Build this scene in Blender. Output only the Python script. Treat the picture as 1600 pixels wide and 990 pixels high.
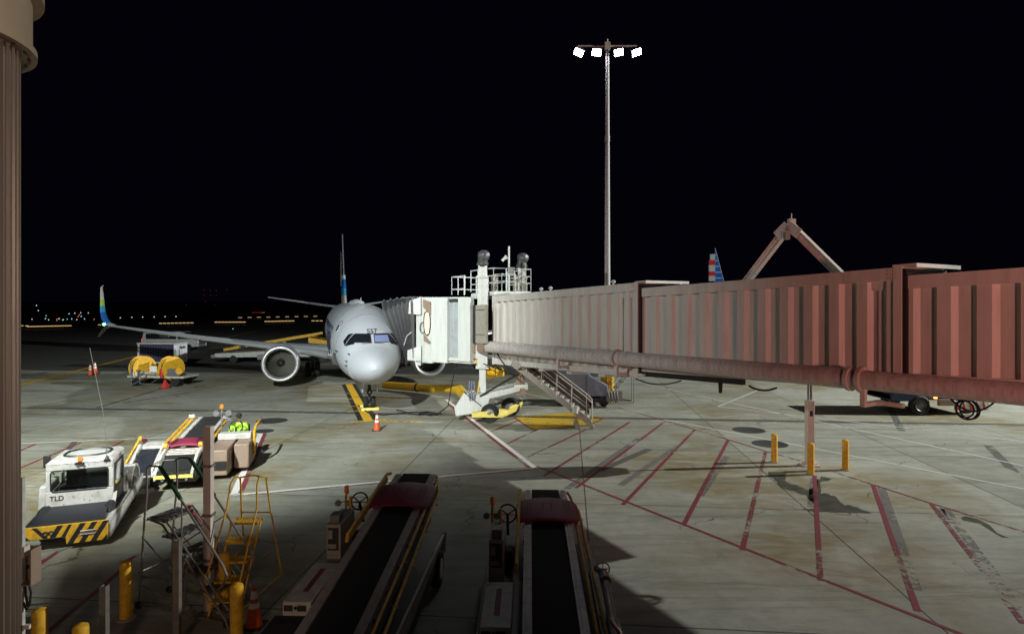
import bpy, bmesh, math, random
from mathutils import Vector, Matrix
R = math.radians; PI = math.pi; rnd = random.Random(7)
for o in list(bpy.data.objects): bpy.data.objects.remove(o)
SC = bpy.context.scene; COL = SC.collection
# ------------------------------------------------------------------ camera, world, lights
F, Y0, H = 973.0, 470.0, 5.65
cam = bpy.data.cameras.new('camera'); co = bpy.data.objects.new('camera', cam); COL.objects.link(co)
co.location = (0, 0, H); co.rotation_euler = (R(90), 0, 0)
cam.sensor_width = 36; cam.lens = F/1600*36; cam.shift_y = (Y0-495)/1600
cam.clip_start = 0.1; cam.clip_end = 5000; SC.camera = co
w = bpy.data.worlds.new('World'); SC.world = w; w.use_nodes = True
wn = w.node_tree; bgn = wn.nodes['Background']
sky = wn.nodes.new('ShaderNodeTexSky'); sky.sky_type = 'NISHITA'; sky.sun_disc = False
sky.sun_elevation = R(-4); sky.sun_rotation = R(180)
mixs = wn.nodes.new('ShaderNodeMix'); mixs.data_type = 'RGBA'; mixs.blend_type = 'ADD'; mixs.inputs[0].default_value = 0.0
mixs.inputs[6].default_value = (0.007, 0.007, 0.028, 1)
wn.links.new(sky.outputs[0], mixs.inputs[7]); wn.links.new(mixs.outputs[2], bgn.inputs[0])
bgn.inputs[1].default_value = 0.08
vs = SC.view_settings; vs.view_transform = 'Standard'; vs.look = 'None'; vs.exposure = 0; vs.gamma = 1; vs.use_curve_mapping = False

def aim(o, target): 
    o.rotation_euler = (Vector(target)-o.location).to_track_quat('-Z', 'Y').to_euler()
def spot(name, loc, target, power, col, cone=120, blend=.5, rad=.25):
    l = bpy.data.lights.new(name, 'SPOT'); l.energy = power; l.color = col; l.spot_size = R(cone); l.spot_blend = blend; l.shadow_soft_size = rad
    o = bpy.data.objects.new(name, l); COL.objects.link(o); o.location = loc; aim(o, target); return o
COOL = (.93, 1.0, .95)
spot('roof_floodlight', (-10, -2, 18), (-16, 42, 0), 77000, COOL, 60, .75, .25)       # floods on the terminal roof
spot('west_field_floodlight', (-46, 2, 17), (.5, 27, 3.5), 30000, COOL, 28, .9, .3)      # mast of the next stand to the left
spot('field_floodlight', (70, 27.5, 29.3), (6, 38, 0), 275000, (.96, 1, .93), 66, 1.0, .3)         # high mast to the right
for x, tx in ((4.1, -14), (4.9, 0), (5.7, 12), (6.5, 22)):
    spot('mast_floodlight', (x, 34.2, 19.3), (tx, 24, 0), 160, (.85, .93, 1), 100, .9, .2)
spot('far_fin_fill', (22, 85, 20), (38.5, 120, 11), 26000, (.9, .95, 1), 50, .6, .3)   # added lamp, no such source in view, brightens the distant fin
spot('red_sign_glow', (9.0, -1.0, 5.2), (6.5, 20, 7.6), 3500, (1, .36, .29), 74, 1.0, .4)        # red sign on the terminal front
spot('window_glow', (-4.0, -1.2, 4.6), (-6.6, 12, 1.3), 620, (1, .68, .50), 64, .9, .4)     # warm terminal windows
spot('column_fill', (.3, -.8, 6.0), (-2.0, 3, 6.0), 210, (1, .74, .58), 80, .9, .4)  # added warm fill for the column, standing in for a lit window

# ------------------------------------------------------------------ helpers
def G(px, py, z=0.0):
    D = F*(H-z)/(py-Y0); return Vector(((px-800)*D/F, D, z))
def P(px, py, D): return Vector(((px-800)*D/F, D, H-(py-Y0)*D/F))
def tag(o, label=None, cat=None, group=None, kind=None):
    if label: o['label'] = label
    if cat: o['category'] = cat
    if group: o['group'] = group
    if kind: o['kind'] = kind
    return o
def thing(name, label, cat, loc=(0, 0, 0), rz=0, group=None):
    o = bpy.data.objects.new(name, None); COL.objects.link(o); o.location = loc; o.rotation_euler = (0, 0, rz)
    o.empty_display_size = .3
    return tag(o, label, cat, group)
def frame(d):  # orthonormal frame around direction d
    d = d.normalized(); a = Vector((0, 0, 1)) if abs(d.z) < .95 else Vector((1, 0, 0))
    s = d.cross(a).normalized(); return s, s.cross(d).normalized()
SPLIT = {'groove', 'hanging_cable', 'cross_brace', 'roof_machinery', 'yellow_tank', 'step_bracket', 'angled_cover', 'steering_strut', 'pipework', 'placard', 'warning_sticker', 'cross_rail', 'rust_spot', 'conduit_box', 'bellows_gusset', 'side_box', 'frame_tube', 'landing_gear', 'gauge_marks', 'jack', 'tyre', 'body_cabinet', 'wheel_guard', 'side_rail', 'hydraulic_hose', 'floor_crossbeam', 'roller', 'guard_rail', 'folded_handrail', 'window_guard', 'cabinet_seam'}
class MB:
    def __init__(s): s.v = []; s.f = []; s.m = []
    def pieces(s):
        par = list(range(len(s.v)))
        def fd(a):
            while par[a] != a: par[a] = par[par[a]]; a = par[a]
            return a
        for f in s.f:
            for k in f[1:]: par[fd(k)] = fd(f[0])
        # boxes and tubes that touch count as one piece
        comp = {}
        for k in range(len(s.v)): comp.setdefault(fd(k), []).append(k)
        bbs = {r: ([min(s.v[k][a] for k in ks)-.02 for a in range(3)], [max(s.v[k][a] for k in ks)+.02 for a in range(3)]) for r, ks in comp.items()}
        rs_ = list(comp)
        for i, a in enumerate(rs_):
            for c in rs_[i+1:]:
                A, B = bbs[a], bbs[c]
                if all(A[0][q] <= B[1][q] and B[0][q] <= A[1][q] for q in range(3)): par[fd(a)] = fd(c)
        out_ = {}
        for f, m in zip(s.f, s.m): out_.setdefault(fd(f[0]), []).append((f, m))
        res = []
        for fl in out_.values():
            idx = {}; nb = MB()
            for f, m in fl:
                for k in f:
                    if k not in idx: idx[k] = len(nb.v); nb.v.append(s.v[k])
                nb.f.append(tuple(idx[k] for k in f)); nb.m.append(m)
            res.append(nb)
        return res
    def add(s, vs, fs, mi=0):
        b = len(s.v); s.v += [tuple(v) for v in vs]; s.f += [tuple(i+b for i in f) for f in fs]; s.m += [mi]*len(fs); return s
    def hexa(s, p, mi=0):   # 8 corners: bottom 4 ccw, top 4
        return s.add(p, [(3,2,1,0),(4,5,6,7),(0,1,5,4),(1,2,6,5),(2,3,7,6),(3,0,4,7)], mi)
    def box(s, x0, x1, y0, y1, z0, z1, mi=0):
        return s.hexa([(x0,y0,z0),(x1,y0,z0),(x1,y1,z0),(x0,y1,z0),(x0,y0,z1),(x1,y0,z1),(x1,y1,z1),(x0,y1,z1)], mi)
    def beam(s, a, b, wd, ht, up=(0,0,1), mi=0):
        a = Vector(a); b = Vector(b); d = (b-a).normalized(); u = Vector(up)
        if abs(d.dot(u)) > .98: u = Vector((0,1,0))
        sd = d.cross(u).normalized()*wd/2; u = sd.cross(d).normalized()*ht/2
        return s.hexa([a-sd-u,a+sd-u,b+sd-u,b-sd-u,a-sd+u,a+sd+u,b+sd+u,b-sd+u], mi)
    def cyl(s, a, b, r0, r1=None, n=16, cap=True, mi=0):
        r1 = r0 if r1 is None else r1; a = Vector(a); b = Vector(b); e1, e2 = frame(b-a)
        vs = [a+(e1*math.cos(2*PI*i/n)+e2*math.sin(2*PI*i/n))*r0 for i in range(n)]+[b+(e1*math.cos(2*PI*i/n)+e2*math.sin(2*PI*i/n))*r1 for i in range(n)]
        fs = [(i,(i+1)%n,n+(i+1)%n,n+i) for i in range(n)]
        if cap: fs += [tuple(range(n-1,-1,-1)), tuple(range(n,2*n))]
        return s.add(vs, fs, mi)
    def tube(s, pts, r, n=8, mi=0, closed=False, rf=None):
        pts = [Vector(p) for p in pts]; N = len(pts); vs = []; e1 = None
        for k, p in enumerate(pts):
            if closed: d = pts[(k+1)%N]-pts[k-1]
            else: d = pts[min(k+1,N-1)]-pts[max(k-1,0)]
            d = d.normalized()
            if e1 is None: e1, _ = frame(d)
            e1 = (e1-d*e1.dot(d)).normalized(); e2 = d.cross(e1)
            rr = r if rf is None else rf(k)
            vs += [p+(e1*math.cos(2*PI*i/n)+e2*math.sin(2*PI*i/n))*rr for i in range(n)]
        fs = []
        for k in range(N if closed else N-1):
            a, b = k*n, ((k+1)%N)*n
            fs += [(a+i,a+(i+1)%n,b+(i+1)%n,b+i) for i in range(n)]
        if not closed: fs += [tuple(range(n-1,-1,-1)), tuple((N-1)*n+i for i in range(n))]
        return s.add(vs, fs, mi)
    def lathe(s, prof, o=(0,0,0), ax=(0,0,1), n=32, mi=0):  # prof: (r, h)
        o = Vector(o); d = Vector(ax).normalized(); e1, e2 = frame(d); vs = []
        for r, h in prof: vs += [o+d*h+(e1*math.cos(2*PI*i/n)+e2*math.sin(2*PI*i/n))*r for i in range(n)]
        fs = []
        for k in range(len(prof)-1): fs += [(k*n+i,k*n+(i+1)%n,(k+1)*n+(i+1)%n,(k+1)*n+i) for i in range(n)]
        return s.add(vs, fs, mi)
    def prism(s, poly, vec, mi=0):  # 3D polygon pushed along vec
        n = len(poly); vec = Vector(vec); a = [Vector(p) for p in poly]; b = [p+vec for p in a]
        return s.add(a+b, [tuple(range(n-1,-1,-1)), tuple(range(n,2*n))]+[(i,(i+1)%n,n+(i+1)%n,n+i) for i in range(n)], mi)
    def build(s, name, mats, parent=None, off=None, smooth=40, bev=0):
        if name in SPLIT and not s.__dict__.get('done'):
            ps = s.pieces()
            if len(ps) > 1:
                for q in ps: q.done = True; last = q.build(name, mats, parent, off, smooth, bev)
                return last
        me = bpy.data.meshes.new(name); me.from_pydata(s.v, [], s.f)
        if not isinstance(mats, (list, tuple)): mats = [mats]
        for m in mats: me.materials.append(m)
        me.polygons.foreach_set('material_index', s.m)
        bm = bmesh.new(); bm.from_mesh(me); bmesh.ops.recalc_face_normals(bm, faces=bm.faces); bm.to_mesh(me); bm.free()
        if smooth:
            me.polygons.foreach_set('use_smooth', [True]*len(me.polygons)); me.set_sharp_from_angle(angle=R(smooth))
        o = bpy.data.objects.new(name, me); COL.objects.link(o)
        if parent: o.parent = parent
        if off is not None and (parent is None or parent.parent is None): o.location = -Vector(off)
        if bev:
            b = o.modifiers.new('bevel', 'BEVEL'); b.width = bev; b.segments = 2; b.limit_method = 'ANGLE'; b.angle_limit = R(50)
        return o
def struct(mb, name, m): return tag(mb.build(name, m), kind='structure')
def lettering(txt, size, m, parent, loc, rot, name='lettering', ext=.002, shear=0, off=None):
    c = bpy.data.curves.new(name, 'FONT'); c.body = txt; c.size = size; c.extrude = ext; c.align_x = 'CENTER'; c.shear = shear; c.offset = size*.012
    t = bpy.data.objects.new('tmp', c); COL.objects.link(t)
    dg = bpy.context.evaluated_depsgraph_get(); me = bpy.data.meshes.new_from_object(t.evaluated_get(dg)); bpy.data.objects.remove(t)
    me.materials.clear(); me.materials.append(m)
    o = bpy.data.objects.new(name, me); COL.objects.link(o); o.parent = parent
    o.location = Vector(loc)-(Vector(off) if off is not None else Vector((0,0,0))); o.rotation_euler = rot; return o
def copy_tree(o, parent=None):
    c = o.copy(); COL.objects.link(c); c.parent = parent
    for ch in list(o.children): copy_tree(ch, c)
    return c

# ------------------------------------------------------------------ materials
def mat(name, col, rough=.5, metal=0, dirt=0, dscale=3, dcol=(.05,.04,.03), emit=0, bump=0, trans=0, coat=0, streak=False):
    m = bpy.data.materials.new(name); m.use_nodes = True; nt = m.node_tree; b = nt.nodes['Principled BSDF']
    b.inputs['Base Color'].default_value = (*col, 1); b.inputs['Roughness'].default_value = rough; b.inputs['Metallic'].default_value = metal
    if coat: b.inputs['Coat Weight'].default_value = coat
    if trans: b.inputs['Transmission Weight'].default_value = trans
    if emit: b.inputs['Emission Color'].default_value = (*col, 1); b.inputs['Emission Strength'].default_value = emit
    if dirt or bump:
        tc = nt.nodes.new('ShaderNodeTexCoord'); mp = nt.nodes.new('ShaderNodeMapping')
        if streak: mp.inputs['Scale'].default_value = (3, 3, .35)
        n = nt.nodes.new('ShaderNodeTexNoise'); n.inputs['Scale'].default_value = dscale; n.inputs['Detail'].default_value = 8; n.inputs['Roughness'].default_value = .65
        nt.links.new(tc.outputs['Object'], mp.inputs[0]); nt.links.new(mp.outputs[0], n.inputs[0])
        if dirt:
            r = nt.nodes.new('ShaderNodeValToRGB'); r.color_ramp.elements[0].position = .42; r.color_ramp.elements[1].position = .72
            r.color_ramp.elements[1].color = (dirt, dirt, dirt, 1)
            mx = nt.nodes.new('ShaderNodeMix'); mx.data_type = 'RGBA'; mx.inputs[6].default_value = (*col, 1); mx.inputs[7].default_value = (*dcol, 1)
            nt.links.new(n.outputs[0], r.inputs[0]); nt.links.new(r.outputs[0], mx.inputs[0]); nt.links.new(mx.outputs[2], b.inputs['Base Color'])
            mr = nt.nodes.new('ShaderNodeMath'); mr.operation = 'MULTIPLY_ADD'; mr.inputs[1].default_value = .3; mr.inputs[2].default_value = rough-.1
            nt.links.new(n.outputs[0], mr.inputs[0]); nt.links.new(mr.outputs[0], b.inputs['Roughness'])
        if bump:
            bp = nt.nodes.new('ShaderNodeBump'); bp.inputs['Strength'].default_value = bump; bp.inputs['Distance'].default_value = .02
            nt.links.new(n.outputs[0], bp.inputs['Height']); nt.links.new(bp.outputs[0], b.inputs['Normal'])
    return m
M = dict(
 white=mat('white_paint', (.52,.51,.49), .4, dirt=.55, dscale=5, dcol=(.22,.17,.13)),
 fuse=mat('aircraft_white', (.45,.48,.53), .48, dirt=.06, dscale=.8, dcol=(.4,.41,.43)),
 wing=mat('wing_grey', (.42,.45,.48), .3, dirt=.3, dscale=1.5, dcol=(.25,.26,.27)),
 alu=mat('polished_aluminium', (.78,.80,.83), .42, .85),
 rail=mat('belt_side_rail', (.48,.44,.43), .5, .3, dirt=.5, dscale=6, dcol=(.15,.12,.11)),
 black=mat('black_rubber', (.012,.012,.013), .75, dirt=.3, dscale=8, dcol=(.04,.04,.038)),
 belt=mat('belt_rubber', (.008,.008,.009), .85, dirt=.35, dscale=5, dcol=(.022,.02,.018)),
 dark=mat('dark_steel', (.04,.042,.045), .5, .4, dirt=.4, dscale=7, dcol=(.1,.07,.05)),
 grey=mat('grey_steel', (.22,.23,.24), .45, .5, dirt=.4, dscale=6, dcol=(.08,.06,.05)),
 galv=mat('bare_steel_tube', (.30,.27,.25), .45, .7, dirt=.5, dscale=10, dcol=(.09,.06,.04)),
 yellow=mat('safety_yellow', (.72,.40,.02), .5, dirt=.6, dscale=8, dcol=(.20,.10,.02)),
 lemon=mat('pale_yellow_paint', (.78,.66,.16), .5, dirt=.3, dscale=4, dcol=(.3,.22,.08)),
 duct=mat('yellow_duct_fabric', (.80,.48,.02), .6, dirt=.3, dscale=3, dcol=(.3,.16,.02), bump=.3),
 maroon=mat('maroon_plastic', (.22,.018,.05), .55, dirt=.4, dscale=8, dcol=(.07,.02,.03)),
 maroond=mat('maroon_groove', (.05,.006,.014), .7),
 orange=mat('orange_lens', (.9,.22,.02), .25),
 conem=mat('cone_orange', (.72,.10,.02), .5, dirt=.3, dscale=9, dcol=(.2,.04,.02)),
 reflect=mat('cone_white_band', (.8,.8,.78), .4),
 glass=mat('dark_glass', (.012,.014,.018), .06, coat=.3),
 glassb=mat('reflection_glow_glass', (.16,.20,.36), .08, emit=.4),  # faint emission stands in for a reflection in one cockpit pane
 bridge=mat('bridge_cream_paint', (.64,.61,.57), .5, dirt=.32, dscale=2.0, dcol=(.30,.24,.20), streak=True),
 bridgew=mat('bridge_white_paint', (.60,.63,.61), .42, dirt=.45, dscale=2, dcol=(.38,.34,.30), streak=True),
 pipe=mat('duct_pipe_paint', (.60,.56,.54), .38, dirt=.6, dscale=3.2, dcol=(.22,.13,.09), streak=True),
 tan=mat('tan_panel', (.28,.20,.15), .5, dirt=.35, dscale=4, dcol=(.2,.13,.09)),
 beige=mat('beige_metal', (.36,.34,.29), .45, dirt=.4, dscale=5, dcol=(.16,.13,.1)),
 fabric=mat('bellows_fabric', (.15,.155,.165), .6, dirt=.3, dscale=6, dcol=(.08,.08,.08), bump=.4),
 navy=mat('navy_curtain', (.03,.03,.07), .7, dirt=.3, dscale=5, dcol=(.07,.06,.11), bump=.5),
 navyp=mat('navy_paint', (.008,.016,.05), .3),
 blue=mat('blue_paint', (.02,.12,.42), .3),
 skyb=mat('sky_blue_paint', (.05,.30,.55), .3),
 green=mat('green_paint', (.05,.32,.12), .35),
 lime=mat('lime_paint', (.35,.55,.08), .35),
 red=mat('red_paint', (.55,.03,.03), .4, dirt=.3, dscale=5, dcol=(.2,.02,.02)),
 greenw=mat('green_foam_wrap', (.012,.06,.02), .8, dirt=.4, dscale=14, dcol=(.004,.02,.008), bump=.5),
 hivis=mat('hi_vis_cloth', (.42,.85,.04), .8, emit=.06, bump=.3),
 skin=mat('skin', (.38,.22,.15), .6), trous=mat('dark_trousers', (.02,.022,.03), .85), hair=mat('cap_black', (.012,.012,.012), .8),
 blackp=mat('black_paint', (.015,.015,.016), .4, dirt=.25, dscale=7, dcol=(.08,.07,.06)),
 navydeck=mat('blue_black_deck', (.012,.014,.022), .5, dirt=.35, dscale=5, dcol=(.035,.033,.035)),
 column=mat('bronze_column', (.30,.24,.205), .42, .55, dirt=.3, dscale=3, dcol=(.11,.07,.05), streak=True),
 capm=mat('cream_capital', (.42,.31,.21), .55, dirt=.3, dscale=3, dcol=(.2,.13,.08)),
 postp=mat('pale_post_paint', (.62,.52,.48), .5, dirt=.3, dscale=4, dcol=(.3,.2,.17)),
 lamp=mat('lamp_face', (.93,.97,1), .5, emit=60),
 greenl=mat('green_nav_light', (.1,1,.45), .5, emit=25),
 amber=mat('amber_light', (1,.66,.28), .5, emit=.6), whitel=mat('white_far_light', (.85,.95,1), .5, emit=.9),
 redl=mat('red_far_light', (1,.10,.08), .5, emit=.15), redsign=mat('lit_red_sign', (.6,.03,.03), .5, emit=.7),
 greenfl=mat('green_far_light', (.2,1,.7), .5, emit=1.2), head=mat('headlamp_lit', (1,.8,.55), .5, emit=3),
 interior=mat('warm_window', (1,.66,.46), .5, emit=.55), flood=mat('wall', (.3,.27,.25), .7, dirt=.3),
 hill=mat('dark_hill', (.004,.004,.006), .9), marks=mat('grime_black', (.02,.018,.016), .8),
)
def wear_mat(name, col, amount=.45, rough=.7, scale=7):
    m = bpy.data.materials.new(name); m.use_nodes = True; nt = m.node_tree; b = nt.nodes['Principled BSDF']
    b.inputs['Base Color'].default_value = (*col, 1); b.inputs['Roughness'].default_value = rough
    tc = nt.nodes.new('ShaderNodeTexCoord'); n = nt.nodes.new('ShaderNodeTexNoise'); n.inputs['Scale'].default_value = scale; n.inputs['Detail'].default_value = 10; n.inputs['Roughness'].default_value = .75
    n2 = nt.nodes.new('ShaderNodeTexNoise'); n2.inputs['Scale'].default_value = .35; n2.inputs['Detail'].default_value = 3
    ad = nt.nodes.new('ShaderNodeMath'); ad.operation = 'ADD'
    r = nt.nodes.new('ShaderNodeValToRGB'); r.color_ramp.elements[0].position = .80-.55*amount; r.color_ramp.elements[1].position = r.color_ramp.elements[0].position+.12
    r.color_ramp.elements[0].color = (0,0,0,1)
    nt.links.new(tc.outputs['Object'], n.inputs[0]); nt.links.new(tc.outputs['Object'], n2.inputs[0])
    nt.links.new(n.outputs[0], ad.inputs[0]); nt.links.new(n2.outputs[0], ad.inputs[1])
    sb = nt.nodes.new('ShaderNodeMath'); sb.operation = 'SUBTRACT'; sb.inputs[0].default_value = 1.72
    nt.links.new(ad.outputs[0], sb.inputs[1]); nt.links.new(sb.outputs[0], r.inputs[0])
    nt.links.new(r.outputs[0], b.inputs['Alpha']); return m
M['redmark'] = wear_mat('worn_red_marking', (.19,.026,.042), .40)
M['whitemark'] = wear_mat('worn_white_marking', (.70,.68,.66), .70)
M['faint'] = wear_mat('faint_white_marking', (.60,.61,.58), .52, scale=4)
M['ghost'] = wear_mat('blacked_out_marking', (.155,.145,.14), .34, scale=5)
M['yelmark'] = wear_mat('yellow_marking', (.74,.43,.02), .68)
M['yelfade'] = wear_mat('faded_yellow_patch', (.50,.32,.02), .45, scale=2.2)
M['blackmark'] = wear_mat('black_marking', (.02,.02,.02), .6)
M['stain'] = mat('damp_stain', (.06,.06,.045), .45, dirt=.6, dscale=2.5, dcol=(.13,.13,.11))

def ground_mat():
    m = bpy.data.materials.new('apron_concrete'); m.use_nodes = True; nt = m.node_tree; b = nt.nodes['Principled BSDF']; N = nt.nodes.new; L = nt.links.new
    tc = N('ShaderNodeTexCoord'); obj = tc.outputs['Object']
    def noise(scale, det=6, rough=.6, sx=1, sy=1, dist=0, off=0):
        mp = N('ShaderNodeMapping'); mp.inputs['Scale'].default_value = (sx, sy, 1); mp.inputs['Location'].default_value = (off, off*.7, 0)
        n = N('ShaderNodeTexNoise'); n.inputs['Scale'].default_value = scale; n.inputs['Detail'].default_value = det; n.inputs['Roughness'].default_value = rough; n.inputs['Distortion'].default_value = dist
        L(obj, mp.inputs[0]); L(mp.outputs[0], n.inputs[0]); return n.outputs[0]
    def ramp(v, p0, p1, c0=0., c1=1.):
        r = N('ShaderNodeMapRange'); r.inputs[1].default_value = p0; r.inputs[2].default_value = p1; r.inputs[3].default_value = c0; r.inputs[4].default_value = c1; L(v, r.inputs[0]); return r.outputs[0]
    def mix(fac, a, c):
        x = N('ShaderNodeMix'); x.data_type = 'RGBA'
        for v, i in ((fac,0),(a,6),(c,7)):
            if isinstance(v, tuple): x.inputs[i].default_value = (*v,1)
            elif isinstance(v, float): x.inputs[i].default_value = v
            else: L(v, x.inputs[i])
        return x.outputs[2]
    def math_(op, a, c=0., clamp=False):
        x = N('ShaderNodeMath'); x.operation = op; x.use_clamp = clamp
        for v, i in ((a,0),(c,1)):
            if isinstance(v, (int,float)): x.inputs[i].default_value = v
            else: L(v, x.inputs[i])
        return x.outputs[0]
    col = mix(ramp(noise(.35,5,.65), .3,.7), (.27,.272,.225), (.40,.402,.345))
    col = mix(ramp(noise(2.6,9,.72,1,1.0,.4), .40,.72,0,.55), col, (.20,.195,.17))
    # long streaks of wear across the apron
    col = mix(ramp(noise(.55,8,.7,.35,2.6,.8), .50,.70,0,.38), col, (.41,.41,.38))
    col = mix(ramp(noise(.5,8,.75,.3,2.0,1.2,11), .50,.68,0,.6), col, (.125,.12,.095))
    # yellow brown staining
    st = math_('MULTIPLY', ramp(noise(.14,4,.55,1,1,.6,3), .47,.60), ramp(noise(.9,8,.7,.6,1.4,.8,5), .36,.62))
    col = mix(math_('MULTIPLY', st, .9), col, (.19,.145,.055))
    # fine grain + pits
    col = mix(ramp(noise(46,3,.8), .56,.70,0,.42), col, (.12,.12,.105))
    col = mix(ramp(noise(14,4,.8,1,1,0,9), .66,.74,0,.8), col, (.07,.065,.055))
    # fine meandering cracks
    vmp = N('ShaderNodeMapping'); vmp.inputs['Scale'].default_value = (1,1,1); L(obj, vmp.inputs[0])
    nv = N('ShaderNodeTexNoise'); nv.inputs['Scale'].default_value = .9; nv.inputs['Detail'].default_value = 6; L(obj, nv.inputs[0])
    va = N('ShaderNodeVectorMath'); va.operation = 'MULTIPLY_ADD'; va.inputs[1].default_value = (1.6,1.6,0); L(nv.outputs['Color'], va.inputs[0]); L(vmp.outputs[0], va.inputs[2])
    vo = N('ShaderNodeTexVoronoi'); vo.feature = 'DISTANCE_TO_EDGE'; vo.inputs['Scale'].default_value = .16; L(va.outputs[0], vo.inputs['Vector'])
    crack = math_('MULTIPLY', ramp(vo.outputs['Distance'], .0015, .004, 1, 0), ramp(noise(.25,3,.5,1,1,0,21), .50,.56))
    col = mix(math_('MULTIPLY', crack, .75), col, (.05,.045,.035))
    # dark rubber and oil smears running with the traffic
    col = mix(math_('MULTIPLY', ramp(noise(.8,7,.75,.18,1.6,.5,31), .56,.68), ramp(noise(.09,3,.5,1,1,0,33), .45,.6,0,.6)), col, (.09,.085,.07))
    col = mix(ramp(noise(3.3,5,.8,1,1,1.5,41), .70,.76,0,.7), col, (.06,.055,.045))
    # slabs
    mp = N('ShaderNodeMapping'); mp.inputs['Rotation'].default_value = (0,0,R(5.2)); L(obj, mp.inputs[0])
    sx = N('ShaderNodeSeparateXYZ'); L(mp.outputs[0], sx.inputs[0])
    wob = math_('MULTIPLY', math_('SUBTRACT', noise(1.2,6,.7), .5), .05)
    def joint(v, period, off, wd):
        a = math_('ADD', math_('ADD', v, off), wob); a = math_('DIVIDE', a, period); fr = math_('FRACT', a)
        d = math_('ABSOLUTE', math_('SUBTRACT', fr, .5)); return ramp(d, .5-wd/period, .5-wd*.25/period)
    jx = joint(sx.outputs[0], 5.95, JX, .030); jy = joint(sx.outputs[1], 6.5, JY, .030)
    j = math_('MAXIMUM', jx, jy)
    # each slab its own tone
    wx = N('ShaderNodeTexWhiteNoise'); wx.noise_dimensions = '2D'
    cb = N('ShaderNodeCombineXYZ'); L(math_('FLOOR', math_('DIVIDE', math_('ADD', sx.outputs[0], JX), 5.95)), cb.inputs[0]); L(math_('FLOOR', math_('DIVIDE', math_('ADD', sx.outputs[1], JY), 6.5)), cb.inputs[1])
    L(cb.outputs[0], wx.inputs[0]); tone = ramp(wx.outputs[0], 0,1,.86,1.10)
    hs = N('ShaderNodeHueSaturation'); L(tone, hs.inputs['Value']); L(col, hs.inputs['Color']); col = hs.outputs[0]
    col = mix(math_('MULTIPLY', j, .85), col, (.03,.028,.022))
    # asphalt of the taxi lane beyond the stands
    s0 = N('ShaderNodeSeparateXYZ'); L(obj, s0.inputs[0])
    ay = math_('ADD', s0.outputs[1], math_('MULTIPLY', s0.outputs[0], .09))
    ay = math_('ADD', ay, math_('MULTIPLY', math_('SUBTRACT', noise(.12,3,.5,1,1,0,2), .5), 4))
    asp = ramp(ay, 47.0, 47.6)
    aspc = mix(ramp(noise(3,8,.75), .35,.7), (.055,.057,.052), (.095,.095,.085))
    col = mix(asp, col, aspc)
    L(col, b.inputs['Base Color'])
    L(ramp(noise(1.5,6,.7,1,1,0,4), .3,.7,.55,.85), b.inputs['Roughness'])
    bp = N('ShaderNodeBump'); bp.inputs['Strength'].default_value = .35; bp.inputs['Distance'].default_value = .01
    hh = math_('SUBTRACT', noise(30,5,.8), math_('MULTIPLY', j, 1.5)); L(hh, bp.inputs['Height']); L(bp.outputs[0], b.inputs['Normal'])
    return m
JX, JY = 0., 0.
def _rot(p, a=R(5.2)): return (p[0]*math.cos(a)-p[1]*math.sin(a), p[0]*math.sin(a)+p[1]*math.cos(a))
_j = _rot((2.97, 27.5)); JX = -_j[0]+5.95*.0; JY = -_rot((1.93, 17.4))[1]
# joints fall where fract = 0 (distance from .5 is .5)
M['ground'] = ground_mat()

# ------------------------------------------------------------------ ground and markings
struct(MB().box(-1500, 1500, -60, 3000, -.5, 0), 'ground', M['ground'])
def line(mb, a, b, wd, z=.004, mi=0):
    a = Vector((a[0],a[1],z)); b = Vector((b[0],b[1],z)); d = (b-a).normalized(); s = Vector((-d.y,d.x,0))*wd/2
    n = 1; mb.add([a-s,b-s,b+s,a+s], [(0,1,2,3)], mi)
def gl(mb, x0,y0,x1,y1, wd, z=.004, mi=0): line(mb, G(x0,y0), G(x1,y1), wd, z, mi)
def side(a, b, off):  # shift a line sideways
    a = Vector(a); b = Vector(b); d = (b-a).normalized(); s = Vector((-d.y,d.x,0))*off; return a+s, b+s
# safety envelope: white with a red band on its outer side
wm, rm = MB(), MB()
env = [(24,693,405,677,.10,None),(407,677,365,773,.2,-1),(365,773,835,731,.14,-1),(835,730,697,624,.19,-1)]
for x0,y0,x1,y1,wd,sd in env:
    a, b = G(x0,y0), G(x1,y1); line(wm, a, b, wd, .008)
    if sd:
        o = (wd/2+.07); 
        if (x0,y0) == (407,677): o = -o; 
        c, d = side(a, b, -o if (x0,y0)!=(835,730) else o); line(rm, c, d, .16 if (x0,y0)!=(365,773) else .06, .006)
def c7(x, y): return 700+x/1.7778, 600+y/1.7778
for p in [((10,50),(240,228)),((240,225),(1425,693)),((1425,693),(1520,735))]:
    gl(rm, *c7(*p[0]), *c7(*p[1]), .10, .006)
for p in [((470,65),(600,100)),((600,100),(880,185)),((880,185),(980,213)),((1055,238),(1340,330)),((1340,330),(1700,440))]:
    gl(rm, *c7(*p[0]), *c7(*p[1]), .09, .006)
for p in [((120,132),(200,98)),((165,165),(250,125)),((215,205),(385,125)),((265,255),(505,105)),((355,288),(603,103)),((485,335),(685,127)),((655,390),(778,155)),((818,460),(882,188)),((1035,545),(1018,250)),((1305,630),(1180,278)),((1600,665),(1343,333))]:
    gl(rm, *c7(*p[0]), *c7(*p[1]), .12, .005)
def c2(x, y): return x/2.538, 600+y/2.538
for p in [((60,340),(320,232)),((60,272),(140,238)),((385,275),(490,225)),((430,365),(700,235)),((720,510),(760,480)),((185,985),(490,730)),((140,725),(235,660)),((500,700),(540,680))]:
    gl(rm, *c2(*p[0]), *c2(*p[1]), .11, .005)
gl(rm, *c2(568,215), *c2(615,285), .2, .005); gl(rm, *c2(740,478), *c2(850,640), .17, .005); gl(rm, *c2(850,640), *c2(850,740), .15, .0052)
struct(rm, 'red_painted_marking', M['redmark']); struct(wm, 'white_painted_marking', M['whitemark'])
fm = MB()
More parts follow.
